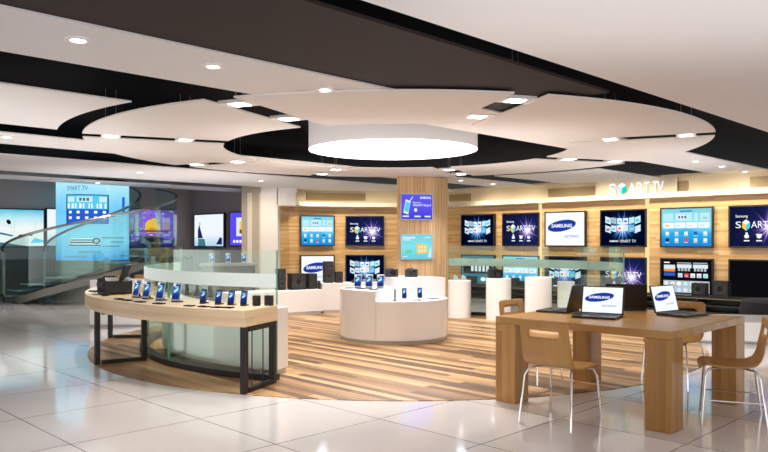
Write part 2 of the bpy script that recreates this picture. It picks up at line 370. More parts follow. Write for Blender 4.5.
# white pillar and beam at the end of the left television wall
struct(MB().box((-2.84, 18.0, 1.38), (.42, .4, 2.76)).build('wall_pillar', 'pillar_white'))
struct(MB().box((-2.42, 17.95, 2.5), (.46, .3, .44)).build('trim_11', 'pillar_white'), 'white beam end beside the pillar')
b = MB(); b.box((-3.30, 17.98, 1.38), (.50, .12, 2.76)); struct(b.build('wall_pilaster', 'pillar_beige'))
struct(MB().box((-3.34, 17.90, 1.3), (.12, .03, 2.6)).build('trim_12', 'lip_white'), 'pale strip on the beige pilaster')
struct(MB().box((-3.08, 17.90, 1.3), (.05, .03, 2.6)).build('trim_13', 'lip_white'), 'pale strip beside the white pillar')

# ------------------------------------------------------------------ ceiling
ZC = 2.70
struct(MB().box((0, 10, 3.35), (40, 36, .1)).build('ceiling', 'ceil_dark'))
uc, vc = (CX + CY) / R2, (CX - CY) / R2
def uv(u, v): return ((u + v) / R2, (u - v) / R2)
def band(v0, v1, u0, u1, Rc, z0=ZC, t=.014, mat='ceil_white', n=28):
    b = MB(); vs = [v0 + (v1 - v0) * i / n for i in range(n + 1)]
    for s in (vc - Rc, vc + Rc):
        if min(v0, v1) < s < max(v0, v1): vs += [s, s - 1e-3, s + 1e-3]
    vs.sort()
    cut = lambda v: sqrt(max(0, Rc * Rc - (v - vc) ** 2))
    A = [uv(u0, v) for v in vs]; B = [uv(uc - cut(v), v) for v in vs]; b.strip(A, B, z0, z0 + t)
    if u1 > uc + .5:
        A = [uv(uc + cut(v), v) for v in vs]; B = [uv(u1, v) for v in vs]; b.strip(A, B, z0, z0 + t)
    return struct(b.build('ceiling', mat))
UE = 20.42 / R2
band(-4.384, -5.41, -6, UE, 0., ZC + .018)['label'] = 'straight white ceiling band with round downlights'
band(-6.43, -8.63, -3, UE, 4.48)
band(-9.44, -10.54, -3, UE, 0., ZC + .018)
band(-11.81, -14.57, -3, UE, 0., ZC + .018)
band(-15.34, -16.33, -3, 10.95, 4.0, mat='ceil_white')
b = MB(); b.prism([uv(-9, -2.83), uv(-9, 8), uv(UE + .02, 8), uv(UE + .02, -2.83)], ZC, ZC + .3); struct(b.build('ceiling', 'ceil_white'), 'large plain white ceiling slab nearest the camera')
b = MB(); b.prism([uv(-9, -3.14), uv(-9, -4.62), uv(6.0, -4.62), uv(6.0, -3.14)], 2.735, 2.76); struct(b.build('ceiling', 'ceil_dark_lit'), 'strip beside the white slab, coloured brown as lit dark ceiling')  # brown colour stands for light falling on the dark ceiling
b = MB(); b.prism([uv(UE, -15), uv(UE, 1), uv(UE + .35, 1), uv(UE + .35, -15)], ZC, ZC + .05); struct(b.build('ceiling', 'cream'))

# ring of hung sector panels round the drum light
GAPS = [20.9, 70, 111, 151, 202, 246.2, 285.6, 336.5]
RI, RO, GW = 2.45, 4.2, .165
INF = {}
PN = ['far right beside the television wall', 'far right of the wood column', 'far side directly in front of the wood column', 'far left behind the drum light',
      'left side behind the side gap', 'left front, broad wing with two spotlights', 'front, nearest the camera before the drum light', 'right front, broad wing reaching rightmost']
order = [(GAPS[i], GAPS[(i + 1) % 8] + (360 if i == 7 else 0)) for i in range(8)]
names = {20.9: 'white curved ceiling panel behind the drum on the far right', 70: 'white curved ceiling panel just above the wood column', 111: 'white curved ceiling panel on the far left behind the drum',
         151: 'white curved ceiling panel on the left, lower half of the wing shape', 202: 'white curved ceiling panel on the left, upper half of the wing shape',
         246.2: 'white curved ceiling panel at the front, nearest the camera before the drum', 285.6: 'white curved ceiling panel at the right, large upper half of the wing', 336.5: 'white curved ceiling panel at the right, narrow lower half of the wing'}
for a0, a1 in order:
    b = MB(); n = 26
    def edge(r, i): 
        s = a0 + math.degrees(asin(GW / r)); e = a1 - math.degrees(asin(GW / r)); return pol(r, s + (e - s) * i / n, (0, 0))
    b.strip([edge(RO, i) for i in range(n + 1)], [edge(RI, i) for i in range(n + 1)], 0, .016, 0, 1)
    e = a1 % 360
    for g, ri in INF.items():
        if abs(e - g) < .01:
            m = 4; w = lambda r, i: pol(r, a1 - math.degrees(asin(GW / r)) + 2 * math.degrees(asin(GW / r)) * i / m, (0, 0))
            b.strip([w(ri, i) for i in range(m + 1)], [w(RI, i) for i in range(m + 1)], 0, .016, 0, 1)
    o = b.build('ceiling_panel', ['ceil_white', 'ceil_edge'], loc=(CX, CY, ZC)); tag(o, names[a0], 'ceiling panel', 'curved ceiling panels hung round the drum light')
# drum light
t = thing('drum_light', 'large round white drum ceiling light with glowing underside', 'ceiling light', (CX - .05, CY, 2.71))
b = MB(); b.lathe([(1.205, .02), (1.217, 0), (1.217, .6)], 96, cap=False); b.build('drum_shade', 'drum_side', t, smooth=True)
MB().lathe([(1.2, .012), (1.2, .03)], 96).build('diffuser', 'drum_light', t)
# square spotlights in the gaps
def spot_light(x, y, e, name='spot', ang=100, col=(1, .95, .9)):
    l = bpy.data.lights.new(name, 'SPOT'); l.energy = e; l.spot_size = radians(ang); l.spot_blend = .8; l.shadow_soft_size = .06; l.color = col
    o = bpy.data.objects.new(name, l); COL.objects.link(o); o.location = (x, y, ZC - .03)
gapname = {20.9: 'far right gap', 70: 'gap above the column', 111: 'far left gap behind the drum', 151: 'left rear gap', 202: 'thin gap of the left wing', 246.2: 'gap left of front panel', 285.6: 'gap right of front panel', 336.5: 'thin gap of the right wing'}
proto = None
for g in GAPS:
    for r, which in ((2.97, 'inner'), (3.87, 'outer')):
        x, y = pol(r, g); lab = 'square ceiling spotlight in the %s, %s one of two' % (gapname[g], which); rz = radians(g)
        zo = ZC + .0 if not (which == 'inner' and g in INF) else ZC - .012
        if proto is None:
            proto = thing('ceiling_spotlight', lab, 'spotlight', (x, y, zo), rz, 'square spotlights in the ceiling gaps')
            b = MB(); b.box((0, 0, .02), (.23, .335, .03)); b.build('housing', 'ceil_edge', proto)
            MB().box((0, 0, .003), (.15, .16, .006)).build('lamp', 'lamp', proto)
            for s in (-.06, .06): MB().tube([(s, 0, .03), (s, 0, .595)], .003, 6).build('cable', 'steel', proto)
        else: dup(proto, lab, (x, y, zo), rz)
        spot_light(x, y, 115)
# round downlights in the straight bands
proto = None
DL = [(78, 42, 'first band, leftmost'), (213, 68, 'first band, middle'), (325, 91, 'first band, before the front panel'), (696, 162, 'right end of the first band, leftmost of three'),
      (722, 167, 'right end of the first band, middle of three'), (745, 172, 'right end of the first band, rightmost of three'), (7, 138, 'narrow left band at the photo edge'),
      (461, 181, 'small band right of the wood column, left one'), (493, 184.5, 'small band right of the wood column, right one'), (243, 172, 'rear left band')]
for px, py, d in DL:
    x, y = at(px, py, ZC)
    lab = 'added fill downlight in the ' + d
    if proto is None:
        proto = thing('downlight', lab, 'downlight', (x, y, ZC + .006), 0, 'round downlights in the straight ceiling bands')
        MB().lathe([(.05, .0), (.085, .0), (.085, .012), (.05, .012), (.05, .0)], 24, cap=False).build('trim_ring', 'ceil_edge', proto)
        MB().lathe([(.05, .004), (.05, .01)], 20).build('lamp', 'lamp', proto)
    else: dup(proto, lab, (x, y, ZC + .006))
    spot_light(x, y, 75)
for u, v, d in ((6.8, -15.8, 'rear left strip over the stair, right one'), (4.6, -15.8, 'rear left strip over the stair, left one'), (9.2, -13.0, 'wide left band near the white pillar'), (6.4, -13.0, 'wide left band near the low cabinet')):
    x, y = uv(u, v); dup(proto, 'added fill downlight in the ' + d, (x, y, ZC - .012 if v < -15 else ZC + .006)); spot_light(x, y, 150)  # added downlights, put in to brighten the left walls and pillar

# ------------------------------------------------------------------ SMART TV sign
p, q = wpx(609, 20.40), wpx(662, 20.40); W = hypot(q[0] - p[0], q[1] - p[1])
t = thing('illuminated_sign', 'white SMART TV letter sign with coloured cube on the ledge', 'sign', ((p[0] + q[0]) / 2, (p[1] + q[1]) / 2 - .02, 2.39), -pi / 4)
zl, zh, w = .0, .235, W / 2
for ch_, x0, x1 in (('S', -.50, -.36), ('A', -.13, .02), ('R', .04, .16), ('T', .17, .28), ('T', .33, .42), ('V', .42, .53)):
    MB().text(ch_, x0 * W, x1 * W, zl, zh, -.02, 0, bold=0.).build('letter', 'e_sign', t, fixn=False)
b = MB(); c = -.245 * W; b.poly([(c - .1, .19), (c, .25), (c + .1, .19), (c, .13)], -.02, 0); b.poly([(c - .1, .19), (c, .13), (c, .0), (c - .1, .06)], -.02, 1); b.poly([(c, .13), (c + .1, .19), (c + .1, .06), (c, .0)], -.02, 2)
b.build('cube_emblem', ['e_white', 'e_pale', 'e_teal'], t, fixn=False)

# ------------------------------------------------------------------ screens
MATS = ['g_apps', 'b_smart', 'b_tiles', 'e_white', 'e_logo_blue', 'e_black', 'e_blue', 'e_cyan', 'e_lightcyan', 'e_grey', 'e_yellow', 'e_orange', 'e_green', 'e_red', 'e_purple', 'e_brown', 'e_pale', 'g_sky', 'g_cool', 'e_navy', 'e_dkteal', 'g_cube', 'e_violet']
I = {n: i for i, n in enumerate(MATS)}
def art_logo(b, W, H, y=-.001):
    b.rect(-W / 2, W / 2, -H / 2, H / 2, y, I['e_white'])
    a = W * .37; b.ell(-W * .08, H * .10, a, H * .17, y - .001, I['e_logo_blue'], radians(9))
    b.text('SAMSUNG', -W * .08 - a * .72, -W * .08 + a * .72, H * .045, H * .155, y - .002, I['e_white'], radians(0), .03)
    b.text('ELECTRONICS', 0, W * .36, -H * .26, -H * .19, y - .002, I['e_blue'], 0, .01)
def art_smart(b, W, H, y=-.001):
    b.rect(-W / 2, W / 2, -H / 2, H / 2, y, I['b_smart']); y2 = y - .002
    b.text('Samsung', -W * .40, -W * .18, H * .21, H * .30, y2, I['e_white'], 0, .01)
    b.text('S', -W * .40, -W * .30, -H * .04, H * .13, y2, I['e_white'], 0, .0); b.text('ART TV', -W * .12, W * .42, -H * .04, H * .13, y2, I['e_white'], 0, .0)
    c = -W * .21
    b.poly([(c - W * .07, H * .11), (c, H * .18), (c + W * .07, H * .11), (c, H * .04)], y2, I['e_white'])
    b.poly([(c - W * .07, H * .11), (c, H * .04), (c, -H * .11), (c - W * .07, -H * .03)], y2, I['e_yellow'])
    b.poly([(c, H * .04), (c + W * .07, H * .11), (c + W * .07, -H * .03), (c, -H * .11)], y2, I['e_cyan'])
    for i, x in enumerate((-.2, .02, .24)):
        b.ell(x * W, -H * .25, W * .045, H * .05, y2, I['e_white'], 0, 10); b.rect((x - .05) * W, (x + .05) * W, -H * .375, -H * .345, y2, I['e_white'])
        if i == 0: b.rect(x * W - W * .02, x * W + W * .02, -H * .24, -H * .15, y2, I['e_white'])
        if i == 1: b.poly([(x * W - W * .06, -H * .19), (x * W + W * .06, -H * .19), (x * W, -H * .29)], y2, I['e_white'])
def art_tiles(b, W, H, y=-.001):
    b.rect(-W / 2, W / 2, -H / 2, H / 2, y, I['b_tiles']); y2 = y - .002; rnd = random.Random(3)
    cs = ['e_pale', 'e_white', 'e_lightcyan', 'e_grey', 'e_pale', 'e_lightcyan', 'e_white', 'e_cyan', 'e_pale', 'e_white']
    for r in range(2):
        for i in range(6):
            k = (i - 2.5); x = k * W * .135; s = 1 + .10 * abs(k); zc = H * (.20 - .19 * r) + (.5 - r) * .02 * abs(k)
            h = H * .075 * s; w2 = W * .052 * s; sl = k * H * .012
            c = cs[(i * 3 + r * 5) % len(cs)]
            b.poly([(x - w2, zc - h - sl), (x + w2, zc - h + sl), (x + w2, zc + h + sl), (x - w2, zc + h - sl)], y2, I[c])
            if rnd.random() < .7: b.rect(x - w2 * .6, x + w2 * .5, zc - h * .5, zc + h * .2, y2 - .001, I[rnd.choice(['e_blue', 'e_grey', 'e_lightcyan', 'e_grey', 'e_cyan', 'e_red'])])
    b.text('SAMSUNG', -W * .30, -W * .10, -H * .395, -H * .345, y2, I['e_white'], 0, .04); b.text('SMART TV', -W * .06, W * .30, -H * .41, -H * .33, y2, I['e_white'], 0, .0)
def art_apps(b, W, H, y=-.001):
    b.rect(-W / 2, W / 2, -H / 2, H / 2, y, I['g_apps']); y2 = y - .002
    b.rect(-W * .12, W * .12, H * .42, H * .45, y2, I['e_blue'])
    for x0, x1 in ((-.46, -.26), (-.22, .12), (.16, .24), (.28, .46)):
        b.rect(x0 * W, x1 * W, H * .17, H * .38, y2, I['e_lightcyan'])
    b.rect(-.17 * W, -.03 * W, H * .22, H * .33, y2 - .001, I['e_white']); b.text('3,2 M', -.155 * W, .04 * W, H * .24, H * .31, y2 - .002, I['e_dkteal'], 0, .03) if False else None
    for i in range(3): b.rect((-.155 + i * .06) * W, (-.115 + i * .06) * W, H * .24, H * .31, y2 - .002, I['e_dkteal'])
    b.rect(.33 * W, .42 * W, H * .22, H * .27, y2 - .001, I['e_grey'])
    for i in range(4): 
        x = -.46 + i * .235; b.rect(x * W, (x + .215) * W, -H * .02, H * .13, y2, I['e_white']); b.rect((x + .03) * W, (x + .12) * W, H * .02, H * .07, y2 - .001, I[('e_yellow', 'e_lightcyan', 'e_pale', 'e_lightcyan')[i]])
    ic = ['e_white', 'e_pale', 'e_white', 'e_blue', 'e_white', 'e_navy', 'e_white', 'e_red', 'e_pale', 'e_white']
    for r in range(2):
        for i in range(5):
            x = (-.38 + i * .19) * W; z = (-.16 - .18 * r) * H; b.rect(x - .035 * W, x + .035 * W, z - .04 * H, z + .045 * H, y2, I[ic[i + 5 * r]]); b.rect(x - .04 * W, x + .04 * W, z - .075 * H, z - .058 * H, y2, I['e_pale'])
def art_hub(b, W, H, y=-.001):
    b.rect(-W / 2, W / 2, -H / 2, H / 2, y, I['e_black']); y2 = y - .002
    b.rect(-.45 * W, -.22 * W, .18 * H, .36 * H, y2, I['e_pale']); b.rect(-.45 * W, -.22 * W, .18 * H, .25 * H, y2 - .001, I['e_orange']); b.rect(-.45 * W, -.22 * W, .06 * H, .15 * H, y2, I['e_blue']); b.rect(-.45 * W, -.33 * W, .41 * H, .44 * H, y2, I['e_white'])
    for x in (-.18, .14):
        b.rect(x * W, (x + .28) * W, .405 * H, .43 * H, y2, I['e_grey']); b.rect(x * W, (x + .29) * W, .28 * H, .38 * H, y2, I['e_pale'])
        for i in range(4): b.rect((x + .02 + .065 * i) * W, (x + .065 + .065 * i) * W, .20 * H, .28 * H, y2, I['e_grey'])
    for i in range(5): 
        x = -.16 + .125 * i; b.rect(x * W, (x + .09) * W, .03 * H, .14 * H, y2, I[('e_lightcyan', 'e_red', 'e_white', 'e_pale', 'e_lightcyan')[i]]); b.rect((x + .02) * W, (x + .07) * W, .05 * H, .09 * H, y2 - .001, I['e_grey'])
    rnd = random.Random(5)
    b.rect(-.46 * W, .46 * W, -.38 * H, -.06 * H, y2, I['e_grey'])
    for r in range(2):
        for i in range(7):
            x = (-.4 + .13 * i) * W; z = (-.14 - .17 * r) * H; b.ell(x, z, .048 * W, .06 * H, y2 - .001, I[rnd.choice(['e_white', 'e_pale', 'e_pale', 'e_lightcyan'])], 0, 8)
def art_blocks(b, W, H, y=-.001):
    b.rect(-W / 2, W / 2, -H / 2, H / 2, y, I['e_dkteal']); y2 = y - .002
    b.rect(-.45 * W, .45 * W, -.1 * H, .36 * H, y2, I['e_black']); b.rect(-.43 * W, -.2 * W, .25 * H, .33 * H, y2 - .001, I['e_white'])
    for i in range(5): b.rect((-.2 + .12 * i) * W, (-.12 + .12 * i) * W, -.02 * H, .18 * H, y2 - .001, I['e_pale'])
    b.rect(-.43 * W, .0 * W, -.36 * H, -.2 * H, y2, I['e_black']); b.ell(.18 * W, -.28 * H, .08 * W, .07 * H, y2, I['e_white'])
def art_blank(b, W, H, y=-.001): b.rect(-W / 2, W / 2, -H / 2, H / 2, y, I['e_black'])
def art_jump(b, W, H, y=-.001):
    b.rect(-W / 2, W / 2, -H / 2, H / 2, y, I['g_sky']); y2 = y - .002
    b.ell(-.02 * W, .16 * H, .03 * W, .07 * H, y2, I['e_black'], .6); b.poly([(-.05 * W, .12 * H), (.04 * W, .02 * H), (.03 * W, -.02 * H), (-.1 * W, .06 * H)], y2, I['e_pale']); b.poly([(-.14 * W, -.12 * H), (.05 * W, -.2 * H), (.03 * W, -.24 * H), (-.16 * W, -.17 * H)], y2, I['e_dkteal'])
    for x, w in ((.17, .05), (.31, .025)): b.ell(x * W, -.2 * H, w * W, .02 * H, y2, I['e_black']); 
    b.poly([(-.5 * W, -.5 * H), (.25 * W, -.5 * H), (-.1 * W, -.4 * H), (-.5 * W, -.34 * H)], y2, I['e_dkteal']); b.poly([(.3 * W, -.42 * H), (.5 * W, -.40 * H), (.5 * W, -.34 * H), (.36 * W, -.27 * H)], y2, I['e_cyan'])
    for x in (.06, .38): b.rect(x * W, (x + .004) * W, -.15 * H, .2 * H, y2, I['e_green'])
def art_figure(b, W, H, y=-.001):
    b.rect(-W / 2, W / 2, -H / 2, H / 2, y, I['g_cool']); y2 = y - .002
    b.poly([(-.38 * W, -.25 * H), (-.2 * W, -.25 * H), (-.26 * W, -.05 * H), (-.33 * W, .2 * H), (-.38 * W, .0 * H)], y2, I['e_navy']); b.ell(-.31 * W, .22 * H, .03 * W, .05 * H, y2, I['e_grey'])
    b.poly([(-.38 * W, -.5 * H), (-.1 * W, -.5 * H), (-.14 * W, -.28 * H), (-.36 * W, -.26 * H)], y2, I['e_dkteal']); b.poly([(.25 * W, -.45 * H), (.45 * W, -.45 * H), (.45 * W, -.25 * H), (.38 * W, -.22 * H)], y2, I['e_navy'])
def art_sitter(b, W, H, y=-.001):
    b.rect(-W / 2, W / 2, -H / 2, H / 2, y, I['g_cool']); y2 = y - .002
    b.ell(-.22 * W, .08 * H, .05 * W, .10 * H, y2, I['e_dkteal']); b.poly([(-.3 * W, -.3 * H), (-.12 * W, -.3 * H), (-.1 * W, 0), (-.2 * W, .05 * H), (-.28 * W, -.08 * H)], y2, I['e_navy'])
def art_colour(b, W, H, y=-.001):
    b.rect(-W / 2, W / 2, -H / 2, H / 2, y, I['e_purple']); y2 = y - .002; rnd = random.Random(11)
    for i in range(60):
        x = rnd.uniform(-.47, .4); z = rnd.uniform(-.3, .45); b.rect(x * W, (x + rnd.uniform(.03, .1)) * W, z * H, (z + .035) * H, y2 - .0002 * (i % 7), I[rnd.choice(['e_cyan', 'e_green', 'e_lightcyan', 'e_blue', 'e_purple', 'e_pale', 'e_blue'])])
    for dx, dz, r in ((-.05, .1, .14), (.05, .02, .13), (-.1, -.02, .1), (.02, .2, .08)): b.ell(dx * W, dz * H, r * W, r * H, y2 - .003 - r * .001, I['e_yellow'], .3, 12)
    b.ell(-.02 * W, -.05 * H, .14 * W, .07 * H, y2 - .005, I['e_orange'], 0, 12); b.poly([(-.5 * W, -.5 * H), (.5 * W, -.5 * H), (.5 * W, -.33 * H), (.1 * W, -.22 * H), (-.5 * W, -.36 * H)], y2 - .005, I['e_navy'])
def art_burger(b, W, H, y=-.001):
    b.rect(-W / 2, W / 2, -H / 2, H / 2, y, I['e_violet']); y2 = y - .002
    b.rect(-.3 * W, .3 * W, -.22 * H, .35 * H, y2, I['e_pale']); b.rect(-.2 * W, .3 * W, -.02 * H, .22 * H, y2 - .001, I['e_yellow']); b.rect(-.2 * W, .3 * W, -.14 * H, -.02 * H, y2 - .001, I['e_brown'])
    for i in range(8): b.rect((-.4 + .1 * i) * W, (-.33 + .1 * i) * W, -.42 * H, -.34 * H, y2, I['e_white'])
CACHE = {}
def make_tv(kind, label, loc, rz, W=1.06, H=.81, group=None):
    k = (kind, W, H)
    if k in CACHE: return dup(CACHE[k], label, loc, rz, group)
    t = thing('television', label, 'television', loc, rz, group); CACHE[k] = t
    b = MB(); e = .03; d = .06
    b.box((0, .03, 0), (W, d, H))
    b.box((-W / 2 + e / 2, -.004, 0), (e, .02, H)); b.box((W / 2 - e / 2, -.004, 0), (e, .02, H)); b.box((0, -.004, H / 2 - e / 2), (W, .02, e)); b.box((0, -.004, -H / 2 + e / 2), (W, .02, e))
    b.build('bezel', 'black', t, bevel=.004)
    s = MB(); globals()['art_' + kind](s, W - 2 * e, H - 2 * e); s.build('screen', MATS, t, fixn=False)
    return t
GR = 'televisions on the right wood wall'; GL = 'televisions on the left curved wood wall'
ZU, ZL = 1.675, .645
cols = [(477.4, 20.8), (520.3, 20.8), (564.7, 20.72), (622.7, 20.72), (686, 20.64), (758, 20.64)]
up = [('tiles', 'black wall television with blue light burst and tiles, just right of wood column'), ('smart', 'upper wall television showing SMART TV on purple rays, second right of wood column'),
      ('logo', 'upper wall television showing blue oval logo on bright white'), ('tiles', 'black wall television with tile burst under the SMART TV sign'),
      ('apps', 'upper wall television showing cyan app grid on the right wall'), ('smart', 'upper wall television with SMART TV rays cut by the right photo edge')]
lo = [('blocks', 'dark lower wall television with white blocks, behind glass right of wood column'), ('apps', 'lower wall television with cyan app grid, behind the right glass partition'),
      ('tiles', 'lower wall television with tile burst, below the blue oval logo screen'), ('smart', 'lower wall television with SMART TV rays, behind the table laptops'),
      ('hub', 'lower wall television with dark menu of white thumbnails, right wall'), ('blank', 'switched off black wall television, lower right photo edge')]
def tvloc(px, k, z): p = wpx(px, k - .12 * 1.0); return (p[0], p[1], z)
for (px, k), (ka, la), (kb, lb) in zip(cols, up, lo):
    make_tv(ka, la, tvloc(px, k, ZU), -pi / 4, group=GR); make_tv(kb, lb, tvloc(px, k, ZL), -pi / 4, group=GR)
def left_tv(px, Yw, ang, ka, la, kb, lb, W):
    s = (px - HX) / F; x = s * Yw
    make_tv(ka, la, (x, Yw, ZU - .01), ang, W, .80, GL); make_tv(kb, lb, (x, Yw, ZL - .01), ang, W, .80, GL)
left_tv(317.6, 18.74, radians(22), 'apps', 'upper wall television with cyan app grid left of the wood column', 'logo', 'lower wall television with blue oval logo behind the black speakers', .93)
left_tv(364.8, 19.02, radians(3), 'smart', 'upper wall television with SMART TV rays left of the wood column', 'tiles', 'lower wall television with tile burst behind the white round counter', 1.03)
def lw(px, z, k=26.6, off=.09):                   # on the grey left wall, X - Y = -k
    s = (px - HX) / F; Y = (k - off) / (1 - s); return (s * Y, Y, z)
make_tv('jump', 'wide television with pale sky and leaping figure, far left wall', lw(10, 1.72), pi / 4, 1.62, .95, 'televisions on the grey left walls')
make_tv('sitter', 'television half hidden behind the glowing blue poster drum', lw(77, 1.74), pi / 4, 1.55, .98, 'televisions on the grey left walls')
make_tv('colour', 'colourful television seen through the curved stair glass', lw(153, 1.75), pi / 4, 1.32, 1.10, 'televisions on the grey left walls')
def rwl(px, z, k=15.4, off=.14): s = (px - HX) / F; Y = (k - off) / (1 + s); return (s * Y, Y, z)
make_tv('figure', 'bright white television with dark figure on the rear grey wall', rwl(208.7, 1.70), -pi / 4, 1.58, .94, 'televisions on the grey left walls')
make_tv('burger', 'purple television with yellow picture beside the beige pilaster', rwl(246, 1.72), -pi / 4, 1.56, .93, 'televisions on the grey left walls')

# ------------------------------------------------------------------ wood column and its signs
t = thing('wood_column', 'tall wooden column with vertical strips and two lit signs', 'column', (0.78, 14.9, 0))
CP = [(.26, 14.38), (1.02, 14.66), (1.33, 15.0), (1.33, 15.7), (.30, 15.7)]
CPl = [(x - .78, y - 14.9) for x, y in CP]
MB().prism(CPl, 0.06, 2.7).build('shaft', 'column_wood', t); MB().prism([(x * 1.02, y * 1.02) for x, y in CPl], 0, .06).build('plinth', 'black', t)
ca = atan2(.28, .76)
def sign(zc, H, kind, label):
    t = thing('light_box', label, 'sign', (.635 + .02, 14.50, zc), ca, 'lit signs on the wood column'); W = .70
    MB().box((0, .01, 0), (W, .06, H)).build('case', 'silver', t)
    s = MB(); w, h = W * .96, H * .94; y = -.022
    if kind == 'phone':
        s.rect(-w / 2, w / 2, -h / 2, h / 2, y, 0); s.poly([(-.44 * w, -.25 * h), (-.28 * w, -.32 * h), (-.20 * w, .22 * h), (-.36 * w, .3 * h)], y - .002, 1); s.poly([(-.41 * w, -.17 * h), (-.28 * w, -.23 * h), (-.22 * w, .14 * h), (-.35 * w, .2 * h)], y - .003, 2)
        s.poly([(-.27 * w, .18 * h), (-.14 * w, .42 * h), (-.12 * w, .40 * h), (-.25 * w, .15 * h)], y - .003, 1)
        s.text('SAMSUNG', .1 * w, .45 * w, .32 * h, .42 * h, y - .002, 1, 0, .04); s.text('Samsung', -.13 * w, .12 * w, .12 * h, .21 * h, y - .002, 1, 0, .02); s.text('GALAXY Note II', -.13 * w, .45 * w, .02 * h, .12 * h, y - .002, 1, 0, .02)
        s.ell(-.04 * w, -.13 * h, .05 * w, .08 * h, y - .002, 1); 
        for x in (-.46, -.08, .25): s.rect(x * w, (x + .2) * w, -.42 * h, -.36 * h, y - .002, 1)
        s.build('sign_face', ['g_violet', 'e_pale', 'e_cyan'], t, fixn=False)
    else:
        s.rect(-w / 2, w / 2, -h / 2, h / 2, y, 0); s.rect(-.46 * w, -.06 * w, .33 * h, .41 * h, y - .002, 1); s.rect(-.46 * w, -.2 * w, .26 * h, .3 * h, y - .002, 1); s.rect(.25 * w, .45 * w, .36 * h, .4 * h, y - .002, 1)
        s.poly([(.0, -.3 * h), (.34 * w, -.26 * h), (.34 * w, .05 * h), (.0, .16 * h)], y - .002, 2)
        for i in range(3):
            for j in range(2): s.rect((.04 + .1 * i) * w, (.10 + .1 * i) * w, (-.22 + .15 * j) * h, (-.11 + .15 * j) * h, y - .003, 1)
        s.ell(-.26 * w, -.2 * h, .12 * w, .07 * h, y - .002, 3); s.poly([(.36 * w, -.44 * h), (.47 * w, -.44 * h), (.47 * w, -.02 * h), (.41 * w, -.1 * h)], y - .003, 1)
        s.rect(-.46 * w, -.3 * w, -.42 * h, -.38 * h, y - .002, 1)
        s.build('sign_face', ['g_cyan', 'e_pale', 'e_yellow', 'e_green'], t, fixn=False)
sign(2.09, .53, 'phone', 'violet lit sign with white phone on the wood column, upper one')
sign(1.285, .52, 'building', 'cyan lit sign with yellow building on the wood column, lower one')

# ------------------------------------------------------------------ glass partitions
def partition(label, a0, a1, fr):
    t = thing('glass_partition', label, 'partition', (CX, CY, 0.006)); R = 3.455
    b = MB(); b.sector(R, R + .012, a0, a1, .06, 1.3, 60, 0, 0, 1)
    for a in (a0, a1): b.box((*pol(R + .006, a, (0, 0)), .68), (.02, .006, 1.24), radians(a), 1)
    b.build('glass_panel', ['glass', 'glass_edge'], t)
    MB().sector(R + .013, R + .016, a0, a1, .925, 1.065, 60).build('frosted_strip', fr, t)
    MB().sector(R - .05, R + .07, a0, a1, 0, .06, 60).build('base_rail', 'black_metal', t)
    for a in [a0 + (a1 - a0) * f for f in ((.33, .66) if fr == 'frost' else ())]: MB().box((*pol(R + .006, a, (0, 0)), .5), (.022, .012, .88), radians(a)).build('glass_fin', 'glass_edge', t)
partition('curved glass partition with white frosted stripe behind the curved desk', 166, 248.8, 'frost')
partition('curved glass partition with grey frosted stripe before the right television wall', 7, 72.3, 'frost_grey')

# ------------------------------------------------------------------ curved display desk
DZ = .772
t = thing('display_desk', 'long curved pale wood desk on black metal frames', 'desk', (CX, CY, 0.006)); dz = DZ - .006
MB().sector(3.55, 4.17, 178.5, 249.8, dz - .155, dz, 60, 0, 0, 1).build('desktop', ['desk_wood', 'desk_wood_top'], t, bevel=.006)
for a in (181, 213.9, 249.3):
    for r in (3.60, 4.12):
        MB().box((*pol(r, a, (0, 0)), (dz - .155) / 2), (.055, .055, dz - .155), radians(a)).build('leg', 'black_metal', t)
    MB().box((*pol(3.85, a, (0, 0)), .022), (.445, .05, .044), radians(a)).build('foot_bar', 'black_metal', t)
    MB().box((*pol(3.85, a, (0, 0)), dz - .18), (.445, .05, .05), radians(a)).build('top_bar', 'black_metal', t)
for r in (3.74, 3.94): MB().tube([(*pol(r, 248.9, (0, 0)), .04), (*pol(r, 248.9, (0, 0)), dz - .2)], .006, 6).build('rod', 'black_metal', t)
# tablets and phones standing on the desk (fronts face outward)
def handset(name, W, H, label, cat, loc, rz, group, light=False, cache={}):
    k = (name, light)
    if k in cache: return dup(cache[k], label, loc, rz, group)
    t = thing(name, label, cat, loc, rz, group); cache[k] = t
    tilt = radians(-14); fn = lambda p: (p[0], p[1] * cos(tilt) - p[2] * sin(tilt), p[1] * sin(tilt) + p[2] * cos(tilt) + .012)
    MB().box((0, 0, H / 2), (W, .010, H)).xf(fn).build('case', 'silver' if light else 'black', t, bevel=.003)
    s = MB(); w, h = W * .43, H
    s.rect(-w, w, h * .10, h * .90, -.0062, 0); s.ell(-w * .1, h * .58, w * .75, h * .07, -.0068, 2, .75, 12); s.rect(-w * .5, w * .4, h * .74, h * .79, -.0068, 1)
    if light: s.rect(-w * 1.1, -w * .4, h * .80, h * .97, -.0072, 1)
    s.xf(lambda p: fn((p[0], p[1], p[2]))).build('screen', ['scr_phone', 'e_pale', 'e_lightcyan'], t, fixn=False)
    b = MB(); b.box((0, .03, .006), (W * .8, .09, .012)); b.box((0, .045, H * .3), (W * .25, .008, H * .6), rx=radians(20)); b.build('stand', 'black', t)
    return t
grad('scr_phone', [(0, (.004, .012, .07)), (.4, (.012, .05, .26)), (.62, (.06, .22, .6)), (.85, (.015, .08, .32)), (1, (.008, .03, .13))], lo=.0, hi=.19)
def faceout(a): return radians(a + 90)     # local -Y points outward at polar angle a
ordn = ['leftmost', 'second', 'third', 'rightmost']
for i, a in enumerate((220.0, 224.0, 228.4, 232.7)):
    handset('tablet', .105, .19, '%s of the four blue screen tablets on the curved desk' % ordn[i].capitalize(), 'tablet', (*pol(3.83, a), DZ), faceout(a) + .25, 'tablets on the curved desk', True)
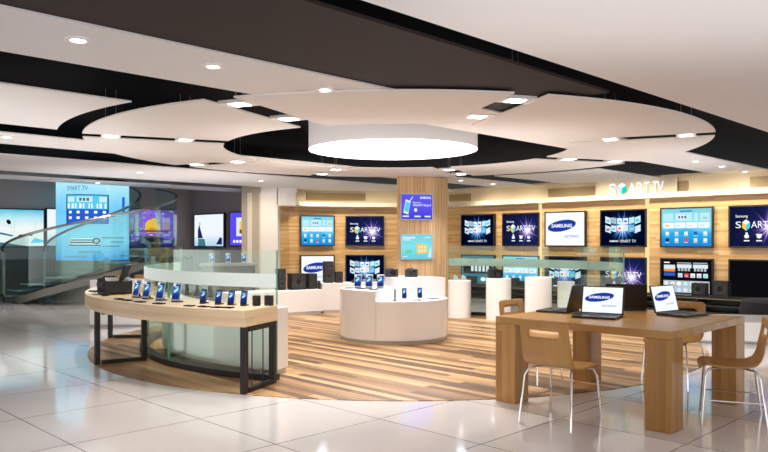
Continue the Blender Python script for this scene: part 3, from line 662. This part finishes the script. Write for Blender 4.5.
for i, a in enumerate((238.2, 241.3, 243.7, 246.0)):
    handset('mobile_phone', .066, .135, '%s of the four small phones standing on the curved desk' % ordn[i].capitalize(), 'phone', (*pol(3.79, a), DZ), faceout(a) + .2, 'phones on the curved desk')
for i, (px, py) in enumerate(((104.5, 295.8), (112.5, 300), (123, 301), (135, 302.6), (157, 304.2), (185.5, 306.7), (201.5, 307.4), (214.8, 308), (228, 308.2))):
    x, y = at(px, py, DZ); a = math.degrees(atan2(y - CY, x - CX)); r = min(hypot(x - CX, y - CY), 4.06)
    o = MB().box((0, 0, .006), (.13 if i < 5 else .10, .07, .012)).build('price_plate', 'black_gloss', loc=(*pol(r, a), DZ), rz=faceout(a), bevel=.002)
    tag(o, '%s flat black plate from the left along the curved desk front' % ['First', 'Second', 'Third', 'Fourth', 'Fifth', 'Sixth', 'Seventh', 'Eighth', 'Ninth'][i], 'price plate', 'flat plates on the curved desk')
def small_speaker(label, loc, rz, group, d=(.06, .06, .10), cache={}):
    if d in cache: return dup(cache[d], label, loc, rz, group)
    t = thing('loudspeaker', label, 'speaker', loc, rz, group); cache[d] = t
    MB().box((0, 0, d[2] / 2), d).build('cabinet', 'speaker_grey', t, bevel=.006)
    n = 1 if d[2] < 1.3 * d[0] else 2
    for i in range(n):
        z = d[2] * (.5 if n == 1 else (.3 + .42 * i)); r = min(d[0], d[2]) * (.36 if i == 0 else .22)
        b = MB(); b.lathe([(r * 1.08, 0), (r * 1.08, .006), (r * .9, .006), (r * .35, -.004)], 20)
        b.xf(lambda p: (p[0], -d[1] / 2 - p[2] * .8, z + p[1])).build('speaker_cone', 'cone', t)
    return t
small_speaker('small black speaker on the right end of the curved desk, left one', (*pol(3.72, 247.6), DZ), faceout(247), 'speakers on the curved desk')
small_speaker('small black speaker on the right end of the curved desk, right one', (*pol(3.66, 249.2), DZ), faceout(249), 'speakers on the curved desk', (.075, .06, .10))
# printer
t = thing('printer', 'black printer with raised paper flap on left end of curved desk', 'printer', (*pol(3.86, 208.3), DZ), faceout(217))
b = MB(); b.prism([(-.19, 0), (.19, 0), (.19, .15), (.12, .2), (-.19, .17)], -.15, .15); b.xf(lambda p: (p[0], p[2], p[1] + .005)).build('body', 'black', t, bevel=.012)
MB().box((-.02, -.155, .11), (.26, .02, .05)).build('control_panel', 'key', t); MB().box((-.02, -.2, .035), (.24, .12, .015)).build('output_tray', 'black', t)
MB().box((.17, .07, .25), (.24, .015, .19), -.6, rx=radians(-20)).build('paper_flap', 'dark_fabric', t)
MB().box((-.12, -.02, .2), (.08, .12, .02)).build('lid_panel', 'key', t)

# white counters behind / around
def arc_counter(label, r0, r1, a0, a1, h, mat='gloss_white', kick=.05):
    t = thing('display_counter', label, 'counter', (CX, CY, 0.006))
    MB().sector(r0, r1, a0, a1, kick, h - .006, 40).build('body', mat, t, bevel=.008)
    MB().sector(r0 + .02, r1 - .02, a0 + .4, a1 - .4, 0, kick, 40).build('toe_kick', 'plinth_grey', t)
    return t
arc_counter('curved white counter behind the glass of the curved desk', 3.0, 3.25, 200, 246.4, .705)
arc_counter('low curved white counter with grey speaker boxes at the left rear', 3.6, 4.12, 112, 141, .47, 'plinth_white')
arc_counter('taller curved white counter with tower speaker behind the round counter', 3.72, 4.2, 92, 111.6, .58, 'plinth_white')
# speakers on them (fronts face the centre)
def facein(a): return radians(a - 90)
Gs = 'speakers on the left rear counters'
small_speaker('wide grey speaker box on the low left rear counter, left one', (*pol(3.86, 118.8), .47), facein(119), Gs, (.28, .26, .31))
small_speaker('grey speaker box on the low left rear counter, right one', (*pol(3.90, 114.4), .47), facein(114) + .3, Gs, (.19, .20, .30))
small_speaker('black speaker at left end of low counter by the glass edge', (*pol(3.9, 123.4), .47), facein(123), Gs, (.15, .16, .40))
small_speaker('tall black tower speaker in front of the blue oval logo television', (*pol(3.93, 109), .58), facein(109), Gs, (.17, .2, .42))
small_speaker('squat black speaker right of the tall tower speaker', (*pol(3.9, 106), .58), facein(106), Gs, (.14, .18, .22))
small_speaker('tiny black satellite speaker left of the tall tower speaker', (*pol(3.80, 112.3), .47), facein(113), Gs, (.05, .05, .16))
small_speaker('tiny black satellite speaker right of the squat speaker', (*pol(3.82, 101.5), .58), facein(101), Gs, (.12, .1, .05))

# ------------------------------------------------------------------ round central counter
t = thing('round_counter', 'round white three level counter under the drum light', 'counter', (CX - .04, CY, 0.006))
def pie(a0, a1, z0, z1, r=.78, n=36): return MB().prism([(0, 0)] + [pol(r, a0 + (a1 - a0) * i / n, (0, 0)) for i in range(n + 1)], z0, z1)
pie(100, 251, .05, .714).build('left_tier', 'gloss_white', t, bevel=.008); pie(251.2, 371.8, .05, .575).build('front_tier', 'gloss_white', t, bevel=.008); pie(12, 99.8, .05, .855).build('back_tier', 'gloss_white', t, bevel=.008)
MB().lathe([(.755, 0), (.755, .05)], 64).build('toe_kick', 'plinth_grey', t)
K = (CX - .04, CY)
for i, (px, py) in enumerate(((357.5, 288.5), (368.8, 288.7), (380.3, 288.7))):
    x, y = at(px, py, .72); handset('tablet', .105, .19, '%s tablet on the left top of the round white counter' % ('Left', 'Middle', 'Right')[i], 'tablet', (x, y + .05, .72), -.12, 'tablets on the round counter', True)
for i, (px, py) in enumerate(((349, 288.3), (361, 288.9), (373.5, 289.6))):
    x, y = at(px, py, .72); tag(MB().box((0, 0, .005), (.13, .07, .01)).build('price_plate', 'black_gloss', loc=(x, y, .72)), '%s flat black plate before the tablets on the round counter' % ('Left', 'Middle', 'Right')[i], 'price plate', 'flat plates on the round counter')
for i, (px, py) in enumerate(((404.2, 298), (419.6, 297.5))):
    x, y = at(px, py, .581); handset('mobile_phone', .066, .135, '%s phone standing on the low front of the round counter' % ('Left', 'Right')[i], 'phone', (x, y - .08, .581), .05, 'phones on the round counter')
x, y = at(395, 301, .581); t = thing('pen_stand', 'thin black stylus upright on the low front of the round counter', 'stylus', (x, y, .581))
MB().lathe([(.04, 0), (.04, .008), (.012, .014)], 20).build('base', 'black', t); MB().lathe([(.009, .012), (.011, .05), (.011, .15), (.004, .165)], 12).build('stylus', 'black', t)
for i, (px, py, w) in enumerate(((416.5, 300.3, .12), (433.5, 298.6, .17))):
    x, y = at(px, py, .581); tag(MB().box((0, 0, .005), (w, .07, .01)).build('price_plate', 'black_gloss', loc=(x, y, .581)), '%s flat black plate on low front of the round counter' % ('Left', 'Right')[i], 'price plate', 'flat plates on the round counter front')
def camera_box(label, loc, rz, W=.2, H=.13, group=None, cache={}):
    k = (W, H)
    if k in cache: return dup(cache[k], label, loc, rz, group)
    t = thing('compact_camera', label, 'camera', loc, rz, group); cache[k] = t
    b = MB(); b.box((0, 0, H * .45), (W, .11, H * .9)); b.box((-W * .1, 0, H * .93), (W * .5, .09, H * .14)); b.build('body', 'black', t, bevel=.018)
    b = MB(); b.lathe([(H * .36, 0), (H * .36, .05), (H * .28, .055), (H * .24, .03)], 24); b.xf(lambda p: (p[0] + W * .08, -.05 - p[2], p[1] + H * .45)).build('lens', 'black_gloss', t)
    MB().box((W * .36, 0, H * .93), (.02, .02, .02)).build('shutter_button', 'silver', t)
    return t
for i, (px, r) in enumerate(((391.5, .5), (411.5, .5))):
    y = CY + .42; camera_box('%s black camera on the high back of the round counter' % ('Left', 'Right')[i], ((px - HX) / F * y, y, .861), .15 - .3 * i, .19, .13, 'cameras on the round counter')

# ------------------------------------------------------------------ white pedestals at the right
def pedestal(label, px, w_px, ybot, ztop):
    Yf = CAMH * F / (ybot - HY); r = w_px / 2 / F * Yf; Yc = Yf + r; r = w_px / 2 / F * Yc; x = (px - HX) / F * Yc
    t = thing('pedestal', label, 'pedestal', (x, Yc, .006), 0, 'white round pedestals at the right glass')
    MB().lathe([(r - .006, .06), (r, .066), (r, ztop - .014), (r - .008, ztop - .006)], 40).build('body', 'gloss_white', t, smooth=True)
    MB().lathe([(r * .985, 0), (r * .985, .06)], 40).build('base', 'gloss_white', t)
    return x, Yc, ztop
p1 = pedestal('white round pedestal nearest the wood column', 459.5, 23, 318.6, .685)
p2 = pedestal('white round pedestal carrying a black camera', 498.5, 25, 321.2, .745)
p3 = pedestal('tallest white round pedestal behind the left end of the table', 538.2, 26.5, 326, .80)
p4 = pedestal('white round pedestal behind the left laptop', 566, 17, 317, .65)
camera_box('black camera on the second white pedestal', (p2[0] - .06, p2[1], p2[2]), .3, .26, .17, None)
for i, (dx, lab) in enumerate(((-.07, 'small clear acrylic block on the first white pedestal, left one'), (.08, 'small clear acrylic block on the first white pedestal, right one'))):
    tag(MB().prism([(-.05, 0), (.05, 0), (.03, .07), (-.04, .10)], -.03, .03).xf(lambda p: (p[0], p[2], p[1])).build('acrylic_block', 'frost_grey', loc=(p1[0] + dx, p1[1], p1[2])), lab, 'block', 'acrylic blocks on the pedestal')
# low black bench along the right wall behind the glass
t = thing('media_bench', 'low black shelf bench below the lower right wall televisions', 'bench', (0, 0, 0))
b = MB()
for z0, z1 in ((0.02, .06), (.16, .19), (.32, .35)): b.prism([wr(1.95, 19.75), wr(8.6, 19.75), wr(8.6, 20.25), wr(1.95, 20.25)], z0, z1)
b.build('shelf', 'shelf_black', t); b = MB()
for i in range(9):
    x = 1.95 + 6.62 * i / 8; b.box((x + .02, 19.99 - x, .18), (.05, .34, .33), -pi / 4)
b.build('divider', 'shelf_black', t); MB().prism([wr(1.95, 20.2), wr(8.6, 20.2), wr(8.6, 20.25), wr(1.95, 20.25)], .06, .33).build('back_panel', 'black', t)
MB().prism([wr(1.93, 19.74), wr(8.62, 19.74), wr(8.62, 19.77), wr(1.93, 19.77)], .3, .312).build('front_strip', 'tan', t)
for i, (px, w, h) in enumerate(((469, .34, .13), (511, .36, .18), (526, .24, .12), (545, .30, .2), (700, .26, .24), (722, .28, .30))):
    s = (px - HX) / F; Y = 19.97 / (1 + s)
    small_speaker(('flat black soundbox on the bench beside the wood column', 'black speaker on the bench left of the third pedestal', 'short black box on the bench beside the tallest pedestal', 'black speaker on the bench right of the tallest pedestal',
                   'black box on the bench below the dark menu television', 'large black box on the bench left of switched off television')[i], (s * Y, Y, .35), -pi / 4, 'boxes on the right wall bench', (w, .2, h))
# low white platform and black stool at the far right
t = thing('display_platform', 'low white platform at the far right behind the table', 'platform', (5.3, 10.2, 0))
MB().box((0, 0, .17), (2.1, 1.1, .26), radians(-10)).build('deck', 'gloss_white', t, bevel=.01); MB().box((0, 0, .02), (2.02, 1.02, .04), radians(-10)).build('toe_kick', 'plinth_grey', t)
t = thing('ottoman', 'black rounded ottoman behind the low white platform', 'ottoman', (6.25, 11.6, 0))
MB().lathe([(.42, .10), (.46, .16), (.47, .3), (.44, .42), (.36, .46)], 32).build('cushion', 'dark_fabric', t, smooth=True)
MB().lathe([(.36, .03), (.38, .10)], 32).build('base', 'black', t)
for a in (45, 135, 225, 315): MB().lathe([(.02, 0), (.025, .04)], 10, (*pol(.28, a, (0, 0)), 0)).build('foot', 'black', t)
# rear counter with three demo phones behind the left glass
t = thing('demo_stand', 'dark grey stand with three phones behind the left glass', 'stand', (-3.15, 14.6, 0))
MB().box((0, 0, .47), (1.0, .4, .86)).build('body', 'grey_dark', t, bevel=.01); MB().box((0, 0, .925), (1.08, .46, .05)).build('counter_top', 'base_grey', t); MB().box((0, 0, .02), (.9, .34, .04)).build('toe_kick', 'black', t)
for i, dx in enumerate((-.33, 0, .32)):
    handset('mobile_phone', .10, .19, '%s phone on the dark grey stand behind the left glass' % ('Left', 'Middle', 'Right')[i], 'phone', (-3.15 + dx, 14.55, .95), .3, 'phones on the dark grey stand', True)

# ------------------------------------------------------------------ poster drum and spiral stair on the left
PX, PY, PR = -7.06, 17.45, .825
t = thing('poster_drum', 'tall round glowing blue poster drum on a grey base', 'display drum', (PX, PY, 0))
MB().lathe([(PR * 1.02, 0), (PR * 1.02, .9), (PR, .95)], 64).build('base', 'base_grey', t, smooth=True)
MB().lathe([(PR, .95), (PR, 2.8)], 64, cap=False).build('light_panel', 'g_poster', t)
MB().lathe([(PR * .99, 2.8), (PR * .99, 2.86)], 64).build('cap_ring', 'black', t)
s = MB(); F0 = radians(-68)
PM = ['e_navy', 'e_cyan', 'e_white', 'e_blue', 'e_grey', 'e_dkteal', 'e_lightcyan', 'e_yellow', 'e_teal']
def wr_rect(x0, x1, z0, z1, y, mi):
    n = max(1, int((x1 - x0) / .08))
    for i in range(n): s.rect(x0 + (x1 - x0) * i / n, x0 + (x1 - x0) * (i + 1) / n, z0, z1, y, mi)
x0 = -.63
wr_rect(x0, x0 + .98, 1.80, 2.48, -.002, 0)
wr_rect(x0 + .03, x0 + .95, 1.82, 2.46, -.004, 3); wr_rect(x0 + .03, x0 + .95, 2.14, 2.46, -.005, 1)
for a, c in ((.05, .22), (.27, .62), (.76, .93)): wr_rect(x0 + a, x0 + c, 2.30, 2.43, -.007, 6)
for i in range(3): wr_rect(x0 + .33 + .08 * i, x0 + .385 + .08 * i, 2.33, 2.40, -.009, 5)
for i in range(5): wr_rect(x0 + .05 + .18 * i, x0 + .20 + .18 * i, 2.16, 2.27, -.007, 2)
for r in range(2):
    for i in range(5): wr_rect(x0 + .08 + .19 * i, x0 + .15 + .19 * i, 2.04 - .13 * r, 2.10 - .13 * r, -.007, 2)
s.text('SMART TV', x0 + .02, x0 + .52, 2.57, 2.68, -.004, 5, 0, -.0)
for k in range(6):                       # silver player
    wr_rect(x0 + .08 + .01 * k, x0 + .80 - .01 * k, 1.29 + .03 * k, 1.315 + .03 * k, -.004, 2 if k % 2 else 0)
wr_rect(x0 + .12, x0 + .66, 1.36, 1.385, -.007, 0); s.ell(x0 + .70, 1.40, .085, .075, -.008, 0); s.ell(x0 + .70, 1.40, .05, .045, -.010, 4); s.ell(x0 + .12, 1.37, .075, .06, -.006, 4)
rnd = random.Random(2)
for z, a, c in ((1.46, .82, 1.35), (1.36, 1.02, 1.38), (1.26, .84, 1.28), (1.13, .33, .75), (1.02, -.02, .50)):
    q = a
    while q < c: l = rnd.uniform(.03, .09); wr_rect(x0 + q, x0 + q + l, z, z + .03, -.004, 5); q += l + .02
wr_rect(x0 + .92, x0 + 1.0, 2.58, 2.66, -.004, 6)
wr_rect(x0 + 1.36, x0 + 1.46, 2.05, 2.45, -.004, 3)
s.xf(lambda p: ((PR + .004 - p[1]) * cos(F0 + p[0] / PR), (PR + .004 - p[1]) * sin(F0 + p[0] / PR), p[2])).build('poster_print', PM, t, fixn=False)

t = thing('spiral_staircase', 'glass spiral staircase winding round the glowing blue poster drum', 'staircase', (PX, PY, 0))
A0, A1 = 196, 420
def railz(a): return 1.14 + (min(a, 390) - A0) / 180 * 1.36 + (a - 390 if a > 390 else 0) / 180 * 1.0
for ro in (1.08, 1.95):
    An = [A0 + (A1 - A0) * i / 70 for i in range(71)]
    b = MB(); o = 0
    lowz = lambda a: .02 if a < A0 + 25 else max(.02, railz(a) - 1.15)
    for rr in (ro, ro + .012):
        for a in An: b.v.append((*pol(rr, a, (0, 0)), lowz(a))); b.v.append((*pol(rr, a, (0, 0)), railz(a)))
    n = 142
    for i in range(70):
        for base in (0, n): b.f.append((base + 2 * i, base + 2 * i + 2, base + 2 * i + 3, base + 2 * i + 1)); b.m.append(0)
        b.f.append((2 * i + 1, 2 * i + 3, n + 2 * i + 3, n + 2 * i + 1)); b.m.append(0)
        b.f.append((2 * i, 2 * i + 2, n + 2 * i + 2, n + 2 * i)); b.m.append(0)
    g = b.build('glass_balustrade', 'stair_glass', t)
    MB().tube([(*pol(ro, A0 - .5, (0, 0)), .02)] + [(*pol(ro, A0 - .5, (0, 0)), railz(A0) * k / 4) for k in (1, 2, 3)] + [(*pol(ro, a, (0, 0)), railz(a)) for a in An], .028, 8).build('handrail', 'steel', g, smooth=True)
    MB().tube([(*pol(ro, A0, (0, 0)), .0), (*pol(ro, A0 + 5, (0, 0)), .10), (*pol(ro, A0 + 12, (0, 0)), .16)], .03, 8).build('bottom_bracket', 'black_metal', g)
for i in range(11):
    a = A0 + 6 + 20 * i; b = MB(); b.sector(1.1, 1.94, a, a + 20, .0, .035, 6); b.xf(lambda p: (p[0], p[1], p[2] + .14 + .15 * i)).build('tread', 'tread', t)
b = MB(); n = 40
for i in range(n + 1):
    a = A0 + 12 + 208 * i / n; z = max(.0, .10 + .15 * (a - A0 - 6) / 20 - .32)
    for rr, dz_ in ((1.35, 0), (1.7, 0), (1.7, .16), (1.35, .16)): b.v.append((*pol(rr, a, (0, 0)), z + dz_))
for i in range(n):
    for k in range(4): b.f.append((4 * i + k, 4 * i + (k + 1) % 4, 4 * i + 4 + (k + 1) % 4, 4 * i + 4 + k)); b.m.append(0)
b.build('stringer', 'base_grey', t, smooth=True)

# white cabinet at the left behind the desk
t = thing('low_cabinet', 'white low cabinet standing left behind the curved desk', 'cabinet', (-4.36, 11.95, 0))
MB().box((0, 0, .40), (.86, .5, .73)).build('body', 'gloss_white', t, bevel=.01); MB().box((0, 0, .02), (.8, .44, .04)).build('toe_kick', 'plinth_grey', t)
for sx in (-1, 1):
    d = MB().box((sx * .21, -.258, .40), (.40, .015, .66)).build('door', 'gloss_white', t, bevel=.003); MB().box((sx * .05, -.27, .5), (.012, .015, .12)).build('handle', 'steel', d)

# ------------------------------------------------------------------ wooden table, chairs, laptops
TF, TLc, TRc = (2.08, 5.20), (1.01, 6.48), (3.15, 6.31)
e1 = (TLc[0] - TF[0], TLc[1] - TF[1]); e2 = (TRc[0] - TF[0], TRc[1] - TF[1]); l1, l2 = hypot(*e1), hypot(*e2)
ang = radians(45.0)
TC = (TF[0] + (e1[0] + e2[0]) / 2, TF[1] + (e1[1] + e2[1]) / 2)
TC = (2.059, 6.282)
t = thing('display_table', 'large square wooden table with thick block legs', 'table', (*TC, 0), ang)
TX, TY, TH, LG = 1.5, 1.56, .742, .205
MB().box((0, 0, TH - .03), (TX, TY, .06)).build('tabletop', 'table_wood_a', t, bevel=.004)
for sx in (-1, 1):
    for sy in (-1, 1):
        MB().box((sx * (TX - LG) / 2, sy * (TY - LG) / 2, (TH - .06) / 2), (LG, LG, TH - .06)).build('leg', 'table_wood_v', t, bevel=.004)

def make_chair(label, loc, rz):
    t = thing('plywood_chair', label, 'chair', loc, rz, 'plywood chairs with chrome legs')
    ctrl = [(-.245, .80), (-.235, .70), (-.215, .60), (-.20, .53), (-.165, .47), (-.10, .447), (0, .440), (.10, .445), (.17, .452), (.21, .445), (.235, .425)]
    def cr(p0, p1, p2, p3, u): return tuple(.5 * (2 * b + (c - a) * u + (2 * a - 5 * b + 4 * c - d) * u * u + (3 * b - a - 3 * c + d) * u ** 3) for a, b, c, d in zip(p0, p1, p2, p3))
    P = []
    for i in range(len(ctrl) - 1):
        for k in range(4): P.append(cr(ctrl[max(i - 1, 0)], ctrl[i], ctrl[i + 1], ctrl[min(i + 2, len(ctrl) - 1)], k / 4))
    P.append(ctrl[-1]); nx = 16
    def width(i):
        y, z = P[i]
        if z > .55: return .205 + .012 * (0.8 - z) / .25 - (.02 if i == 0 else 0)
        return .215 if i < len(P) - 3 else .205 - .01 * (i - len(P) + 3)
    b = MB()
    for i, (y, z) in enumerate(P):
        for j in range(nx + 1):
            u = j / nx * 2 - 1; b.v.append((u * width(i), y - .012 * (1 - u * u) * (1 if z > .5 else 0), z - .006 * (1 - u * u) * (1 if z < .46 else 0)))
    for i in range(len(P) - 1):
        for j in range(nx):
            zc = (P[i][1] + P[i + 1][1]) / 2; uc_ = (j + .5) / nx * 2 - 1
            if .665 < zc < .735 and abs(uc_) < .62 and P[i][0] < -.2: continue
            k = nx + 1; b.f.append((i * k + j, i * k + j + 1, (i + 1) * k + j + 1, (i + 1) * k + j)); b.m.append(0)
    o = b.build('seat_shell', 'ply', t, smooth=True); so = o.modifiers.new('thick', 'SOLIDIFY'); so.thickness = .012; so.offset = 0
    def leg(sx, fr):
        if fr: pts = [(sx * .10, .0, .425), (sx * .15, .11, .425), (sx * .185, .165, .415), (sx * .205, .19, .36), (sx * .225, .215, .0)]
        else: pts = [(sx * .10, .0, .425), (sx * .15, -.10, .425), (sx * .185, -.16, .415), (sx * .205, -.19, .36), (sx * .225, -.235, .0)]
        return MB().tube(pts, .009, 8)
    for sx in (-1, 1):
        leg(sx, True).build('leg', 'chrome', t, smooth=True); leg(sx, False).build('leg', 'chrome', t, smooth=True)
        MB().tube([(sx * .215, -.213, .18), (sx * .215, .203, .18)], .006, 6).build('stretcher', 'chrome', t, smooth=True)
    MB().tube([(-.10, 0, .425), (.10, 0, .425)], .010, 8).build('cross_bar', 'chrome', t)
    return t
# local +Y is the direction the sitter faces
ch = make_chair('plywood chair with slotted back in front of the table, back to camera', (1.37, 5.57, 0), radians(-45))
dup(ch, 'plywood chair cut by the right photo edge, sideways to table', (2.72, 5.64, 0), radians(68))
dup(ch, 'plywood chair at the far right side of the table', (2.82, 7.0, 0), radians(135))
dup(ch, 'plywood chair whose back shows behind the left table corner', (1.48, 7.22, 0), radians(-135))
dup(ch, 'plywood chair behind the white low cabinet, left one', (-4.83, 13.0, 0), radians(10))
dup(ch, 'plywood chair behind the white low cabinet, right one', (-4.2, 13.0, 0), radians(-8))

def make_laptop(label, loc, rz, screen='logo'):
    t = thing('laptop', label, 'laptop', loc, rz, 'black laptops on the wooden table')
    W, D, H, lean = .37, .28, .245, radians(14)
    MB().box((0, -D / 2, .011), (W, D, .018)).build('base', 'black', t, bevel=.003)
    k = MB()
    for r in range(5):
        for i in range(14): k.box((-.155 + i * .0239, -.035 - r * .022, .0215), (.019, .017, .003))
    k.build('keyboard', 'key', t); MB().box((0, -.205, .0205), (.09, .055, .002)).build('touchpad', 'speaker_grey', t)
    fn = lambda p: (p[0], p[1] * cos(-lean) - p[2] * sin(-lean) + .005, p[1] * sin(-lean) + p[2] * cos(-lean) + .02)
    lid = MB().box((0, .005, H / 2), (W, .010, H)).xf(fn).build('lid', 'black', t, bevel=.003)
    s = MB(); art_logo(s, W * .93, H * .92, 0.); s.xf(lambda p: fn((p[0], p[1] - .0015, p[2] + H / 2))).build('screen', MATS, lid, fixn=False)
    return t
# facing: local -Y is toward its user
lp = make_laptop('open black laptop with blue oval logo screen, centre of the table', (1.905, 6.30, TH), radians(-31))
dup(lp, 'open black laptop turned right with narrow logo screen, right on the table', (2.56, 6.48, TH), radians(36))
dup(lp, 'open black laptop seen from behind, its lid between the two logo screens', (2.28, 6.78, TH), radians(165))
dup(lp, 'open black laptop facing left, half hidden behind the centre laptop', (1.74, 6.64, TH), radians(-125))

# ------------------------------------------------------------------ light
w = bpy.data.worlds.new('world'); S.world = w; w.use_nodes = True
bg = w.node_tree.nodes['Background']; bg.inputs[0].default_value = (1., .975, .96, 1); bg.inputs[1].default_value = 1.6
def area(loc, size, e, col, tgt):
    from mathutils import Vector
    l = bpy.data.lights.new('ceiling_fill', 'AREA'); l.shape = 'RECTANGLE'; l.size, l.size_y = size; l.energy = e; l.color = col
    o = bpy.data.objects.new('ceiling_fill', l); COL.objects.link(o); o.location = loc
    o.rotation_euler = (Vector(tgt) - Vector(loc)).to_track_quat('-Z', 'Y').to_euler()
def pt(loc, e, col=(1, .9, .78), r=.25):
    l = bpy.data.lights.new('lamp_light', 'POINT'); l.energy = e; l.color = col; l.shadow_soft_size = r
    o = bpy.data.objects.new('lamp_light', l); COL.objects.link(o); o.location = loc
for loc, sz, e in (((0.2, 10.4, 1.95), (4.5, 4.5), 150), ((2.6, 3.4, 1.95), (5, 3), 70), ((-4.5, 8.5, 1.95), (3, 5), 90), ((-4.5, 14.5, 1.95), (4, 3), 70), ((4.6, 11.5, 1.95), (3, 4), 60)):
    area(loc, sz, e * .36, (1, .95, .93), (loc[0], loc[1] + .001, 5))  # added fill lights facing up, no fitting, to brighten the ceiling
# added spots without fittings, to brighten the wood walls and the pillar
for px in (470, 505, 545, 585, 625, 668, 715, 765):
    p = wpx(px, 19.2)
    l = bpy.data.lights.new('wall_fill_spot', 'SPOT'); l.energy = 78; l.spot_size = radians(110); l.spot_blend = 1; l.color = (1, .84, .6); l.shadow_soft_size = .05
    o = bpy.data.objects.new('wall_fill_spot', l); COL.objects.link(o); o.location = (p[0], p[1], 2.62); o.rotation_euler = (radians(42), 0, -pi / 4)
for x in (-3.0, -1.7, -.9, -.1):
    l = bpy.data.lights.new('wall_fill_spot', 'SPOT'); l.energy = 78; l.spot_size = radians(110); l.spot_blend = 1; l.color = (1, .84, .6); l.shadow_soft_size = .05
    o = bpy.data.objects.new('wall_fill_spot', l); COL.objects.link(o); o.location = (x, 17.5 if x > -2 else 16.4, 2.62); o.rotation_euler = (radians(42), 0, 0)
cam = bpy.data.cameras.new('camera'); co = bpy.data.objects.new('camera', cam); COL.objects.link(co)
co.location = (0, 0, CAMH); co.rotation_euler = (pi / 2, 0, 0); cam.sensor_width = 36; cam.lens = 36 * F / 768; cam.shift_y = (HY - 226) / 768; cam.clip_start = .05
S.camera = co
S.view_settings.view_transform = 'Standard'; S.view_settings.look = 'None'; S.view_settings.exposure = 0.; S.view_settings.gamma = 1.
S.cycles.use_denoising = True
S.cycles.max_bounces = 10; S.cycles.transparent_max_bounces = 24; S.cycles.caustics_reflective = False; S.cycles.caustics_refractive = False
S.cycles.sample_clamp_indirect = 4.
